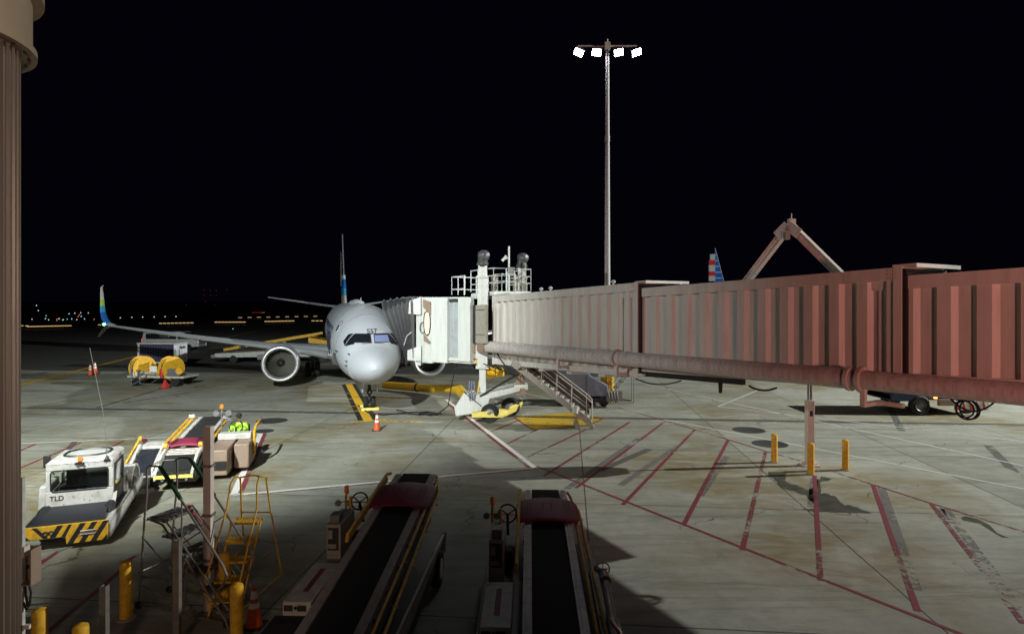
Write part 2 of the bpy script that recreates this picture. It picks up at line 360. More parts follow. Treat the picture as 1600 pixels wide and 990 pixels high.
for p in [((545,0),(1700,248)),((600,98),(1700,310)),((865,15),(750,62)),((750,62),(1700,170)),((0,53),(30,48))]:
    gl(fm, *c7(*p[0]), *c7(*p[1]), .10, .005)
gl(fm, 758,612,790,640,.12,.005); gl(fm, 790,598,818,626,.1,.005); gl(fm, 700,624,745,617,.12,.005)
gl(fm, 760,600,846,620,.12,.005); gl(fm, 846,620,900,636,.10,.005); gl(fm, 905,600,1050,608,.1,.005)
struct(fm, 'faint_white_marking', M['faint'])
gm = MB()   # painted-out old lines beside the red hatching
for p in [((605,690-360),(600,120)),]: pass
for a, b in [((330,290),(530,150)),((640,170),(480,280)),((700,310),(775,200)),((1010,340),(1018,262)),((1300,570),(1205,290)),((1600,640),(1380,345)),((1385,390),(1365,345))]:
    gl(gm, *c7(*a), *c7(*b), .22, .004)
struct(gm, 'blacked_out_marking', M['ghost'])
ym = MB(); bk = MB()
a, b = G(576,658), G(545,600); line(ym, a, b, .42, .008)
for o in (-.34, .34):
    c, d = side(a, b, o); line(bk, c, d, .24, .006)
for x0,y0,x1,y1,wd in [(548,659,603,655,.16),(544,643,566,641,.14),(585,641,598,640,.14),(543,635,560,634,.13),(539,624,558,622,.12)]: gl(ym, x0,y0,x1,y1,wd,.010)
tl = MB(); gl(tl, 10,606, 235,551, .42,.006); gl(tl, 235,551,420,513,.3,.006); struct(tl, 'yellow_taxi_line', M['yellow'])
struct(ym, 'yellow_painted_marking', M['yelmark']); struct(bk, 'black_painted_marking', M['blackmark'])
pt = MB(); poly = [G(804,652,.003),G(888,644,.003),G(945,652,.003),G(921,664,.003),G(831,671,.003)]; pt.add(poly, [(0,1,2,3,4)]); struct(pt, 'faded_yellow_marking', M['yelfade'])
em = MB()
for a, b in zip([(804,652),(831,671),(921,664)], [(831,671),(921,664),(945,652)]): gl(em, *a, *b, .09, .0065)
struct(em, 'yellow_patch_border_marking', M['redmark'])
sten = bpy.data.objects.new('stencilled_ground_marking', None); COL.objects.link(sten); sten['kind'] = 'structure'
for px, py in ((616,620),(628,656)):
    g = G(px, py, .008); lettering('737-900', .62 if py>640 else .6, M['yelmark'], sten, g, (0,0,PI-R(3)), ext=.001, name='stencil_lettering')
# slot drain
dr = MB()
dp = [G(0,636),G(55,637),G(600,645.5),G(1100,655.5),G(1600,663.5),G(1800,667)]
for a, b in zip(dp[:-1], dp[1:]): line(dr, a, b, .17, .004)
struct(dr, 'slot_drain', mat('drain_grate', (.018,.018,.017), .6, dirt=.5, dscale=9, dcol=(.07,.065,.055)))
dd = MB()
for a, b in zip(dp[:-1], dp[1:]):
    c, d = side(a, b, -.24); line(dd, c, d, .2, .003); c, d = side(a, b, .22); line(dd, c, d, .12, .003)
struct(dd, 'drain_edge_stain', M['ghost'])
lm = mat('cast_iron_lid', (.035,.034,.036), .6, dirt=.4, dscale=8, dcol=(.07,.065,.06))
mans = [(425,657,22,'beside the nose of the white airliner'),(412,673,14,'behind the loader carrying the driver'),(1170,671.5,23,'left of the pale post, nearer the drain'),(1203,693,25,'half behind the left yellow bollard'),(128,562,9,'far left on the dark taxi lane')]
for px, py, r, t in mans:
    g = G(px, py, .003); rr = r*g.y/F; mb = MB()
    mb.lathe([(rr+.05,0),(rr+.04,.006),(rr,.007),(rr-.01,.004),(.001,.005)], g, n=40)
    tag(mb.build('manhole_cover', lm), 'round dark manhole cover in the concrete '+t, 'manhole cover', 'round covers set in the apron')
# damp stain
pts = [(80,295),(190,290),(175,350),(240,370),(310,400),(350,380),(340,340),(380,335),(400,320),(455,330),(440,345),(385,350),(390,420),(440,425),(480,440),(520,485),(600,500),(690,535),(370,532),(280,515),(370,505),(300,430),(150,385),(125,345),(80,310)]
pp = []
for i in range(len(pts)):
    a, b = pts[i], pts[(i+1)%len(pts)]
    for k in range(5):
        t = k/5; pp.append((a[0]*(1-t)+b[0]*t+rnd.uniform(-5,5), a[1]*(1-t)+b[1]*t+rnd.uniform(-3.5,3.5)))
mb = MB(); vv = [G(1180+x/3.81, 660+y/3.81, .004) for x, y in pp]; mb.add(vv, [tuple(range(len(vv)))]); struct(mb, 'damp_patch', M['stain'])
pts = [(1225,565),(1250,555),(1330,575),(1400,610),(1440,655),(1510,685),(1470,680),(1400,640),(1340,600),(1240,580)]
mb = MB(); vv = [G(1180+x/3.81+rnd.uniform(-.5,.5), 660+y/3.81, .004) for x, y in pts]; mb.add(vv, [tuple(range(len(vv)))]); struct(mb, 'damp_streak', M['stain'])
# tyre marks
tm = MB()
for a, b in [((1230,70),(1260,130)),((1500,170),(1600,270)),((560,180),(420,240))]: gl(tm, *c7(*a), *c7(*b), .3, .002)
for a, b in [((700,0),(380,95)),((760,30),(490,75)),((300,225),(240,290))]: gl(tm, *c2(*a), *c2(*b), .22, .002)
struct(tm, 'tyre_mark', wear_mat('tyre_mark', (.10,.095,.085), .34, scale=3))
# ------------------------------------------------------------------ sections follow
# ------------------------------------------------------------------ the airliner
AN = (-6.25, 28.75, 0); AY = .307
air = thing('airliner', 'white twin-engined airliner with dark tail fin, parked nose-on at the jet bridge', 'airplane', AN, AY)
TB = [0,.08,.25,.5,.9,1.3,1.7,2.1,2.5,3.0,3.6,4.5,6,8,26,30,34,37,39.3]
TT = [2.50,2.74,2.93,3.08,3.24,3.38,3.52,3.82,4.13,4.42,4.70,5.00,5.33,5.48,5.48,5.46,5.40,5.25,5.05]
TW = [2.50,2.28,2.08,1.92,1.76,1.65,1.58,1.53,1.49,1.45,1.42,1.39,1.36,1.35,1.35,1.85,2.95,4.0,4.75]
TS = [.004,.26,.46,.64,.86,1.03,1.17,1.29,1.40,1.51,1.61,1.73,1.85,1.90,1.90,1.72,1.22,.66,.12]
def interp(T, b):
    b = max(TB[0], min(TB[-1], b))
    for i in range(len(TB)-1):
        if b <= TB[i+1]: break
    def sl(k):
        if k <= 0 : return (T[1]-T[0])/(TB[1]-TB[0])
        if k >= len(TB)-1: return (T[-1]-T[-2])/(TB[-1]-TB[-2])
        a, c = (T[k]-T[k-1])/(TB[k]-TB[k-1]), (T[k+1]-T[k])/(TB[k+1]-TB[k])
        return 0 if a*c <= 0 else 2*a*c/(a+c)
    h = TB[i+1]-TB[i]; t = (b-TB[i])/h; m0, m1 = sl(i)*h, sl(i+1)*h
    return (2*t**3-3*t*t+1)*T[i]+(t**3-2*t*t+t)*m0+(-2*t**3+3*t*t)*T[i+1]+(t**3-t*t)*m1
def sec(b):
    t, lo, wd = interp(TT,b), interp(TW,b), interp(TS,b); zc = lo+(t-lo)*.47; return t, lo, wd, zc
def surf(b, ph):
    t, lo, wd, zc = sec(b); x = wd*math.sin(ph); z = zc+(t-zc if math.cos(ph) > 0 else zc-lo)*math.cos(ph); return Vector((x, b, z))
def inside(x, b, z):
    t, lo, wd, zc = sec(b); h = (t-zc) if z > zc else (zc-lo); return (x/wd)**2+((z-zc)/h)**2 <= 1
def front_hit(x, z):
    lo, hi = 0., 8.
    for _ in range(40):
        m = (lo+hi)/2
        if inside(x, m, z): hi = m
        else: lo = m
    return Vector((x, hi, z))
def side_hit(b, z, sgn):
    t, lo, wd, zc = sec(b); h = (t-zc) if z > zc else (zc-lo); return Vector((sgn*wd*math.sqrt(max(0, 1-((z-zc)/h)**2)), b, z))
def out(p, d=.01):
    t, lo, wd, zc = sec(p.y); h = (t-zc) if p.z > zc else (zc-lo); n = Vector((p.x/wd**2, -.35 if p.y < 5 else 0, (p.z-zc)/h**2)); return p+n.normalized()*d
mb = MB(); NB = 40; bs = [0,.02,.05,.08,.13,.2,.3,.4,.5,.65,.8,1,1.2,1.4,1.6,1.8,2,2.2,2.4,2.6,2.8,3,3.3,3.6,4,4.5,5,5.5,6,7,8,12,17,22,26,27,28,29,30,31,32,33,34,35,36,37,38,38.8,39.3]
for b in bs: mb.v += [tuple(surf(b, 2*PI*i/NB)) for i in range(NB)]
for k in range(len(bs)-1): mb.f += [(k*NB+i, k*NB+(i+1)%NB, (k+1)*NB+(i+1)%NB, (k+1)*NB+i) for i in range(NB)]
mb.f += [tuple(range(NB)), tuple((len(bs)-1)*NB+i for i in range(NB))]; mb.m = [0]*len(mb.f)
fus = mb.build('fuselage', M['fuse'], air, smooth=70)
def patch(corners, fn, m, name, parent, n=8, d=.012):   # quad patch laid on the hull
    mb = MB(); A, B, C_, D_ = [Vector(c) for c in corners]
    for i in range(n+1):
        for j in range(n+1):
            u, v = i/n, j/n; q = (A*(1-u)+B*u)*(1-v)+(D_*(1-u)+C_*u)*v; mb.v.append(tuple(out(fn(q), d)))
    for i in range(n):
        for j in range(n): mb.f.append((i*(n+1)+j, (i+1)*(n+1)+j, (i+1)*(n+1)+j+1, i*(n+1)+j+1)); mb.m.append(0)
    return mb.build(name, m, parent, smooth=180)
for bq in (4.35, 7.0, 9.8, 13.0):
    q = MB(); q.tube([out(surf(bq, 2*PI*i/64), .001) for i in range(64)], .007, 5, closed=True); q.build('hull_seam', M['grey'], air)
ff = lambda q: front_hit(q.x, q.y)
wz0, wz1 = 3.60, 3.97
for s, g in ((-1, 'glass'), (1, 'glassb')):
    patch([(s*.06,wz0,0),(s*.86,wz0,0),(s*.80,wz1,0),(s*.07,wz1,0)], ff, M['blackp'], 'window_frame', air, d=.008)
    patch([(s*.09,wz0+.03,0),(s*.83,wz0+.03,0),(s*.77,wz1-.03,0),(s*.10,wz1-.03,0)], ff, M[g], 'cockpit_window', air, d=.016)
    fs_ = lambda q, s=s: side_hit(q.x, q.y, s)
    patch([(2.16,3.52,0),(2.62,3.40,0),(2.72,4.02,0),(2.30,4.02,0)], fs_, M['glass'], 'cockpit_window', air, d=.015)
    patch([(2.68,3.41,0),(3.10,3.62,0),(3.06,3.98,0),(2.78,4.02,0)], fs_, M['glass'], 'cockpit_window', air, d=.015)
mb = MB(); mb.cyl(out(front_hit(.05,3.58),.03), out(front_hit(.5,3.53),.04), .013); mb.build('wiper', M['dark'], air)
mb = MB(); mb.cyl(out(front_hit(-.05,3.58),.03), out(front_hit(-.5,3.53),.04), .013); mb.build('wiper', M['dark'], air)
p = out(front_hit(0, 4.06), .03)
n557 = lettering('557', .34, M['blackp'], air, (0, 0, 0), (0, 0, 0), ext=0, name='fleet_number')
for v in n557.data.vertices:
    q = out(front_hit(v.co.x, 4.03+v.co.y*.9), .015); v.co = q
# door outlines, probes, nose lettering
for s in (-1, 1):
    mb = MB(); loop = []
    for t in range(40):
        a = 2*PI*t/40; cx = math.copysign(abs(math.cos(a))**.5, math.cos(a)); cz = math.copysign(abs(math.sin(a))**.5, math.sin(a))
        loop.append(out(side_hit(5.3+.44*cx, 3.62+.95*cz, s), .006))
    mb.tube(loop, .013, 5, closed=True); mb.build('door_outline', M['grey'], air)
    patch([(5.15,4.05,0),(5.42,4.05,0),(5.42,4.35,0),(5.15,4.35,0)], lambda q, s=s: side_hit(q.x,q.y,s), M['glass'], 'door_window', air, 3)
for z in (3.05, 2.72, 2.52):
    mb = MB(); a = out(side_hit(1.9, z, -1), .0); b = out(side_hit(1.9, z, -1), .12); mb.cyl(a, b, .03, .02, 8); mb.cyl(b, b+Vector((0,-.12,0)), .02, .012, 8); mb.build('pitot_probe', M['dark'], air)
patch([(3.6,3.02,0),(4.35,3.02,0),(4.35,3.12,0),(3.6,3.12,0)], lambda q: side_hit(q.x,q.y,-1), M['grey'], 'hull_stencil', air, 4)
patch([(1.5,1.98,0),(1.72,1.88,0),(1.9,2.16,0),(1.66,2.28,0)], lambda q: side_hit(q.x,q.y,-1), M['reflect'], 'placard', air, 4, d=.02)
patch([(4.2,2.2,0),(5.5,2.2,0),(5.5,2.95,0),(4.2,2.95,0)], lambda q: side_hit(q.x,q.y,-1), M['grey'], 'cargo_door_outline', air, 4, d=.004)
for k in range(26):
    b = 7.2+k*.95
    if k == 0:
        wp = patch([(b,3.86,0),(b+.3,3.86,0),(b+.3,4.2,0),(b,4.2,0)], lambda q: side_hit(q.x,q.y,-1), M['glass'], 'cabin_window', air, 2)
    else:
        c = wp.copy(); COL.objects.link(c); c.location = (0, k*.95, 0)
# airline lettering reads as dark slanted strokes along the side
lettering('Alaska', 2.6, M['navyp'], air, (-1.93, 10.5, 2.7), (R(90), 0, R(-90)), shear=.35, ext=.02)
# satcom hump and aerial
mb = MB()
for k in range(13):
    t = k/12; b = 13+3.2*t; wv = .55*math.sin(PI*min(1,max(.02,t)))**.4; h = .34*math.sin(PI*min(.98,max(.02,t)))**.5
    mb.v += [(wv*math.cos(a)*1.0, b, 5.42+h*math.sin(a)) for a in [PI*i/10 for i in range(11)]]
for k in range(12): 
    for i in range(10): mb.f.append((k*11+i,k*11+i+1,(k+1)*11+i+1,(k+1)*11+i)); mb.m.append(0)
mb.build('antenna_dome', M['fuse'], air, smooth=60)
mb = MB(); mb.prism([(-.015,10,5.47),(-.015,10.4,5.47),(-.015,10.45,5.85),(-.015,10.25,5.85)], (.03,0,0)); mb.build('blade_antenna', M['white'], air)
def airfoil(le, te, z, th, lat, n=9, axis='x', tw=0):   # closed loop
    c = te-le; up, lo = [], []
    for i in range(n+1):
        x = .5*(1-math.cos(PI*i/n)); y = 5*th*(.2969*math.sqrt(x)-.126*x-.3516*x*x+.2843*x**3-.1015*x**4)
        up.append((x, y)); lo.append((x, -y*.75))
    pts = up+lo[-2:0:-1]
    return [(lat, le+c*x, z+c*(y)-tw*x) if axis == 'x' else (lat+c*y, le+c*x, z) for x, y in pts]
def loft(mb, secs, cap=True):
    n = len(secs[0]); b = len(mb.v)
    for s in secs: mb.v += [tuple(p) for p in s]
    for k in range(len(secs)-1):
        for i in range(n): mb.f.append((b+k*n+i,b+k*n+(i+1)%n,b+(k+1)*n+(i+1)%n,b+(k+1)*n+i)); mb.m.append(0)
    if cap: mb.f += [tuple(b+i for i in range(n)), tuple(b+(len(secs)-1)*n+i for i in range(n))]; mb.m += [0,0]
def wz(l): return 2.12+(l-1.88)*.105+(max(0,l-6)/11.)**2*.25
for s in (-1, 1):
    mb = MB(); S = []
    for l, le, ch, th in ((1.2,12.6,8.6,.13),(1.9,13.1,8.0,.13),(3.3,14.5,6.7,.125),(5.9,15.9,4.6,.12),(10,17.95,3.6,.11),(14,19.95,2.6,.105),(16.6,21.3,1.75,.10)):
        S.append(airfoil(le, le+ch, wz(l), th, s*l, tw=.12))
    loft(mb, S); wing = mb.build('wing', M['wing'], air, smooth=50)
    mb = MB(); pts = []          # polished leading edge
    S2 = []
    for l, le, th in ((1.92,13.1,1.0),(3.3,14.5,.8),(5.9,15.9,.52),(10,17.95,.38),(14,19.95,.27),(16.5,21.25,.18)):
        S2.append([(s*l, le+ (-.035)+ .09*(1-math.cos(a))*1.5, wz(l)+th*.30*math.sin(a)*(1 if math.sin(a)>0 else .8)) for a in [-1.35+2.7*i/8 for i in range(9)]])
    loft2 = MB(); n = 9
    for q in S2: loft2.v += q
    for k in range(len(S2)-1):
        for i in range(n-1): loft2.f.append((k*n+i,k*n+i+1,(k+1)*n+i+1,(k+1)*n+i)); loft2.m.append(0)
    loft2.build('leading_edge', M['alu'], wing, smooth=60)
    # flap track fairings
    for l in (7.6, 10.4, 13.2):
        q = MB(); c0 = 16.9+(l-7.6)*.62; 
        q.lathe([(.01,0),(.10,.3),(.17,1.0),(.16,2.0),(.05,3.1),(.005,3.3)], (s*l, c0, wz(l)-.22), (0,1,-.06), 12); q.build('flap_track_fairing', M['wing'], wing)
    # split scimitar winglet, painted white over green over blue
    def wl(l, z, le, ch, th=.08): return [(s*l+s*ch*y, le+ch*x, z) for x, y in [(0,0),(.1,.03),(.35,.05),(.7,.03),(1,0),(.7,-.02),(.35,-.03),(.1,-.02)]]
    lv = [(16.6,3.80,21.3,1.7),(16.95,3.95,21.5,1.55),(17.2,4.3,21.8,1.4),(17.36,4.75,22.1,1.2),(17.46,5.2,22.45,1.02),(17.55,5.65,22.8,.85),(17.66,6.25,23.2,.62),(17.74,6.55,23.5,.45),(17.68,6.72,23.85,.2)]
    lv = [(a,b+ (wz(16.6)-3.8),c,d) for a,b,c,d in lv]
    wlp = thing_parent = None
    for (k0, k1, mm, nm) in ((0,1,'wing','winglet_root'),(1,3,'blue','winglet_blue_band'),(3,4,'skyb','winglet_light_blue_band'),(4,5,'lime','winglet_green_band'),(5,8,'white','winglet_tip')):
        q = MB(); loft(q, [wl(*lv[k]) for k in range(k0, k1+1)]); o = q.build(nm, M[mm], air, smooth=50)
    q = MB(); loft(q, [wl(16.8,wz(16.6)+.05,21.6,1.5), wl(17.3,wz(16.6)-.35,22.2,1.0), wl(17.75,wz(16.6)-.85,22.9,.5)]); q.build('winglet_lower_strake', M['green'] if 0 else M['wing'], air, smooth=50)
    q = MB(); q.lathe([(.02,-.1),(.07,-.04),(.08,.05),(.02,.14)], (s*16.95, 21.45, wz(16.6)+.1), (0,1,0), 12); q.build('navigation_light', M['greenl'] if s < 0 else M['redl'], air)
    # engine
    ex, ez = s*4.83, 1.62
    eng = MB(); eng.lathe([(.93,.16),(1.0,.03),(1.06,.0),(1.11,.05),(1.17,.3),(1.20,.9),(1.18,1.7),(1.08,2.6),(.92,3.4),(.86,3.45)], (ex,13.2,ez), (0,1,0), 48)
    e = eng.build('engine_nacelle', M['fuse'], air, smooth=60)
    q = MB(); q.lathe([(.90,.55),(.885,.35),(.91,.14),(.98,.005),(1.05,-.04),(1.125,.035),(1.165,.19),(1.17,.21)], (ex,13.19,ez), (0,1,0), 48); q.build('inlet_lip', M['alu'], e, smooth=80)
    q = MB(); q.lathe([(.90,.5),(.905,1.1)], (ex,13.2,ez), (0,1,0), 48); q.cyl((ex,14.3,ez),(ex,14.32,ez),.91,n=40); q.build('inlet_duct', M['dark'], e)
    q = MB()
    for k in range(24):
        a = 2*PI*k/24; ca, sa = math.cos(a), math.sin(a); tx, tz = -sa, ca
        def pt(r, w_, y): return (ex+ca*r+tx*w_, y, ez+sa*r+tz*w_)
        q.add([pt(.26,-.03,14.0),pt(.88,-.09,13.95),pt(.88,.12,14.18),pt(.26,.05,14.16),pt(.26,-.02,14.02),pt(.88,-.08,13.97),pt(.88,.13,14.2),pt(.26,.06,14.18)], [(0,1,2,3),(7,6,5,4),(0,4,5,1),(1,5,6,2),(2,6,7,3),(3,7,4,0)])
    tag(q.build('fan', mat('fan_titanium', (.30,.30,.26), .4, .6), e))
    q = MB(); q.lathe([(.005,-.42),(.06,-.38),(.14,-.26),(.22,-.1),(.27,.03)], (ex,14.0,ez), (0,1,0), 24); sp = q.build('spinner', M['blackp'], e, smooth=60)
    q = MB(); q.tube([(ex+.01+(.045+.02*t/3)*math.cos(t), 13.63+.012*t, ez+(.045+.02*t/3)*math.sin(t)) for t in [x*.35 for x in range(14)]], .016, 6); q.build('spinner_spiral', M['reflect'], sp)
    q = MB(); q.lathe([(.62,2.9),(.55,3.9),(.36,4.5),(.05,5.2)], (ex,13.2,ez), (0,1,0), 28); q.build('exhaust_cone', M['grey'], e)
    q = MB(); loft(q, [[(ex+x*wd_, y0+x2*ln, z) for x, x2 in ((0,0),(.5,.12),(.5,.7),(0,1),(-.5,.7),(-.5,.12))] for z, y0, ln, wd_ in ((ez+.85,14.2,4.0,.5),(ez+1.12,14.9,3.6,.42),(wz(4.83)+.02,15.4,3.6,.36))]); q.build('pylon', M['fuse'], air, smooth=30)
    # stabiliser
    q = MB(); loft(q, [airfoil(33.6,37.9,5.02,.09,s*.5), airfoil(34.0,37.9,5.08,.09,s*1.0), airfoil(37.3,39.1,6.0,.08,s*7.17)]); q.build('tailplane', M['wing'], air, smooth=50)
    # main gear
    gx = s*2.86; q = MB(); q.cyl((gx,19.6,.55),(gx,19.6,2.2),.11,.13,12); q.beam((gx,19.6,1.3),(s*1.7,19.6,1.9),.12,.12); q.cyl((gx-.45,19.6,.56),(gx+.45,19.6,.56),.09); q.box(gx-.03+s*.2,gx+.03+s*.2,19.2,20.0,1.0,2.0); mg = q.build('main_landing_gear', M['dark'], air)
    for o_ in (-.33,.33):
        q = MB(); q.lathe([(.2,-.18),(.44,-.2),(.54,-.13),(.56,0),(.54,.13),(.44,.2),(.2,.18)], (gx+o_,19.6,.56), (1,0,0), 28); q.build('tyre', M['black'], mg)
        q = MB(); q.lathe([(.01,-.14),(.12,-.15),(.26,-.12),(.3,-.17),(.3,.17),(.26,.12),(.12,.15),(.01,.14)], (gx+o_,19.6,.56), (1,0,0), 20); q.build('wheel_rim', M['grey'], mg)
# belly fairing, fin
q = MB(); loft(q, [[(x*wd_, y, z) for x, z in ((-1,2.3),(-.8,zb+.25),(-.4,zb),(.4,zb),(.8,zb+.25),(1,2.3),(0,2.6))] for y, wd_, zb in ((11.5,1.0,1.5),(13.5,1.95,1.22),(19,2.0,1.18),(23,1.4,1.45))]); q.build('belly_fairing', M['fuse'], air, smooth=60)
def finsec(z, le, ch, th=.09): return airfoil(le, le+ch, z, th, 0, axis='y')
fins = [(5.3,31.0,7.6,.07),(6.2,32.3,6.5,.075),(6.9,32.95,5.9,.09),(7.8,33.7,5.2,.09),(8.2,34.0,4.95,.09),(9.6,35.1,4.0,.09),(11.2,36.3,3.0,.09),(12.5,37.2,2.2,.085)]
fp = None
for k0, k1, mm, nm in ((0,1,'white','tail_fin_base'),(1,2,'skyb','tail_fin_pale_band'),(2,3,'blue','tail_fin_blue_band'),(3,4,'fuse','tail_fin_white_band'),(4,7,'navyp','tail_fin')):
    q = MB(); loft(q, [finsec(*fins[k]) for k in range(k0,k1+1)]); q.build(nm, M[mm], air, smooth=50)
q = MB(); q.cyl((0,37.18,8.25),(0,37.18,8.25+.01),.01); 
q = MB(); q.tube([(0,34.0,8.2),(0,35.1,9.6),(0,36.3,11.2),(0,37.2,12.5)], .05, 6); q.build('fin_leading_edge', M['alu'], air)
q = MB(); q.box(-.19,-.165,36.0,37.6,7.2,10.6); q.build('tail_emblem_panel', M['tan'], air)
# nose gear
q = MB(); q.cyl((0,4.0,.35),(0,4.0,1.6),.075,.09,12); q.cyl((0,4.0,1.0),(0,4.9,1.6),.05); q.cyl((-.28,4.0,.34),(.28,4.0,.34),.06); q.box(-.14,.14,3.86,3.98,.82,1.0); ng = q.build('nose_landing_gear', M['dark'], air)
for o_ in (-.2,.2):
    q = MB(); q.lathe([(.14,-.09),(.28,-.1),(.33,-.06),(.345,0),(.33,.06),(.28,.1),(.14,.09)], (o_,4.0,.345), (1,0,0), 28); q.build('tyre', M['black'], ng)
    q = MB(); q.lathe([(.01,-.07),(.15,-.08),(.16,.08),(.01,.07)], (o_,4.0,.345), (1,0,0), 18); q.build('wheel_rim', M['grey'], ng)
for s in (-1,1):
    q = MB(); q.hexa([(s*.36,3.5,.95),(s*.40,3.5,.95),(s*.40,4.7,.95),(s*.36,4.7,.95),(s*.30,3.4,1.5),(s*.34,3.4,1.5),(s*.34,4.8,1.5),(s*.30,4.8,1.5)]); q.build('gear_door', M['fuse'], air)
q = MB(); q.lathe([(.001,-.03),(.05,-.02),(.06,.02)], (-.0,3.85,.9), (0,1,0), 12); q.build('taxi_light', M['reflect'], ng)
# wheel chock pair at the nose wheels
for k, yy in enumerate((3.52, 4.48)):
    wpt = Matrix.Rotation(AY,4,'Z') @ Vector((0,yy,0)) + Vector(AN); q = MB(); q.prism([(-.45,-.07,0),(-.45,.07,0),(-.45,0,.14)], (.9,0,0))
    o = q.build('wheel_chock', M['lemon']); o.location = wpt+Vector((0,0,.012)); o.rotation_euler = (0,0,AY)
    tag(o, ('pale yellow chock in front of','pale yellow chock behind')[k]+' the nose wheels of the white airliner', 'wheel chock', 'chocks at the nose wheels')
# ------------------------------------------------------------------ jet bridge
BP = Vector((4.33, 21.5, 0)); U = Vector((.527, -.85, 0)); W = Vector((.85, .527, 0)); WID = 2.15
def T(s, t, z): return BP+U*s+W*t+Vector((0,0,z))
def zc(s): return 4.655+.04*s
JB = T(-10.5, .8, 0); JB.z = 0
jb = thing('jet_bridge', 'long telescoping passenger bridge, cream turning red under the lamps, docked at the airliner', 'jet bridge', JB)
def tunnel(s0, s1, h, inset, per, nm, phase=0.):
    # corrugated side walls between smooth top and bottom rails, roof and floor
    b = MB(); top, bot = h/2, -h/2; rt, rb = top-.30, bot+.22
    def seg(t_out, dirn):
        prof = []; s = s0+.12; k = 0
        while s < s1-.12:
            for ds, dp in ((0,0),(.36*per,0),(.50*per,.10),(.86*per,.10)):
                if s+ds < s1-.1: prof.append((s+ds, dp))
            s += per
        prof.append((s1-.1, prof[-1][1])); v = []
        for ss, dp in prof:
            t = t_out+dirn*(.035+dp)
            v += [T(ss,t,zc(ss)+rb), T(ss,t,zc(ss)+rt)]
        n = len(prof); b.add(v, [(2*i,2*i+2,2*i+3,2*i+1) for i in range(n-1)])
    seg(inset, 1); seg(WID-inset, -1)
    def bx(sa, sb, t0, t1, za, zb): b.hexa([T(sa,t0,zc(sa)+za),T(sb,t0,zc(sb)+za),T(sb,t1,zc(sb)+za),T(sa,t1,zc(sa)+za),T(sa,t0,zc(sa)+zb),T(sb,t0,zc(sb)+zb),T(sb,t1,zc(sb)+zb),T(sa,t1,zc(sa)+zb)])
    bx(s0,s1,inset,inset+.14,rt,top); bx(s0,s1,WID-inset-.14,WID-inset,rt,top)
    bx(s0,s1,inset,inset+.14,bot,rb); bx(s0,s1,WID-inset-.14,WID-inset,bot,rb)
    bx(s0+.01,s1-.01,inset+.141,WID-inset-.141,top-.08,top-.01); bx(s0+.01,s1-.01,inset+.141,WID-inset-.141,bot+.01,bot+.1)
    for sa, sb in ((s0-.02,s0+.16),(s1-.16,s1+.02)):   # end frames
        bx(sa,sb,inset-.012,inset+.2,bot-.012,top+.012); bx(sa,sb,WID-inset-.2,WID-inset+.012,bot-.012,top+.012)
        bx(sa+.01,sb-.01,inset+.2,WID-inset-.2,top-.15,top+.008)
    # rivet plates
    o = b.build(nm, M['bridge'], jb, JB, smooth=0); return o
t1 = tunnel(-10.0, 0, 3.27, 0, .575, 'outer_tunnel')
t2 = tunnel(-1.0, 8.55, 2.86, .09, .70, 'middle_tunnel')
t3 = tunnel(7.6, 19.5, 2.46, .19, .76, 'inner_tunnel')
def hexT(b, sa, sb, t0, t1_, za, zb, mi=0):
    b.hexa([T(sa,t0,zc(sa)+za),T(sb,t0,zc(sb)+za),T(sb,t1_,zc(sb)+za),T(sa,t1_,zc(sa)+za),T(sa,t0,zc(sa)+zb),T(sb,t0,zc(sb)+zb),T(sb,t1_,zc(sb)+zb),T(sa,t1_,zc(sa)+zb)], mi)
# dark seals where the tunnels telescope, roof lips, dark rails below
for s, h, ins in ((.02,2.98,.03),(8.57,2.60,.12)):
    b = MB(); hexT(b, s, s+.09, ins, WID-ins, h/2-.01, h/2+.09); hexT(b, s, s+.09, ins, ins+.1, -h/2, h/2); hexT(b, s, s+.09, WID-ins-.1, WID-ins, -h/2, h/2); b.build('telescoping_seal', M['black'], jb, JB)
    b = MB(); hexT(b, s-.18, s+.34, .05, WID-.0, h/2+.14, h/2+.19); hexT(b, s+.30, s+.34, .05, WID, h/2+.10, h/2+.14); b.build('roof_lip', M['bridge'], jb, JB)
b = MB(); hexT(b, .1, 4.2, .12, .28, -1.6, -1.45); hexT(b, 8.6, 19, .22, .4, -1.42, -1.24); hexT(b, .1, 8.5, WID-.3, WID-.12, -1.6, -1.44); b.build('cable_rail', M['black'], jb, JB)
b = MB()
for s in (-8.2,-6.2,-4.2,-2.2): hexT(b, s, s+.35, .1, WID-.1, -1.76, -1.642)
b.build('floor_crossbeam', M['bridge'], jb, JB)
b = MB()   # rivets on corners
for s, h in ((-.3,3.27),(8.25,2.86),(-9.6,3.27)):
    for i in range(3):
        for j in range(3):
            p = T(s+i*.09, 0 if h>3 else .09, zc(s)+h/2-.06-j*.09); b.cyl(p-W*.012, p+W*.01, .012, n=6)
b.build('rivet', M['dark'], jb, JB)
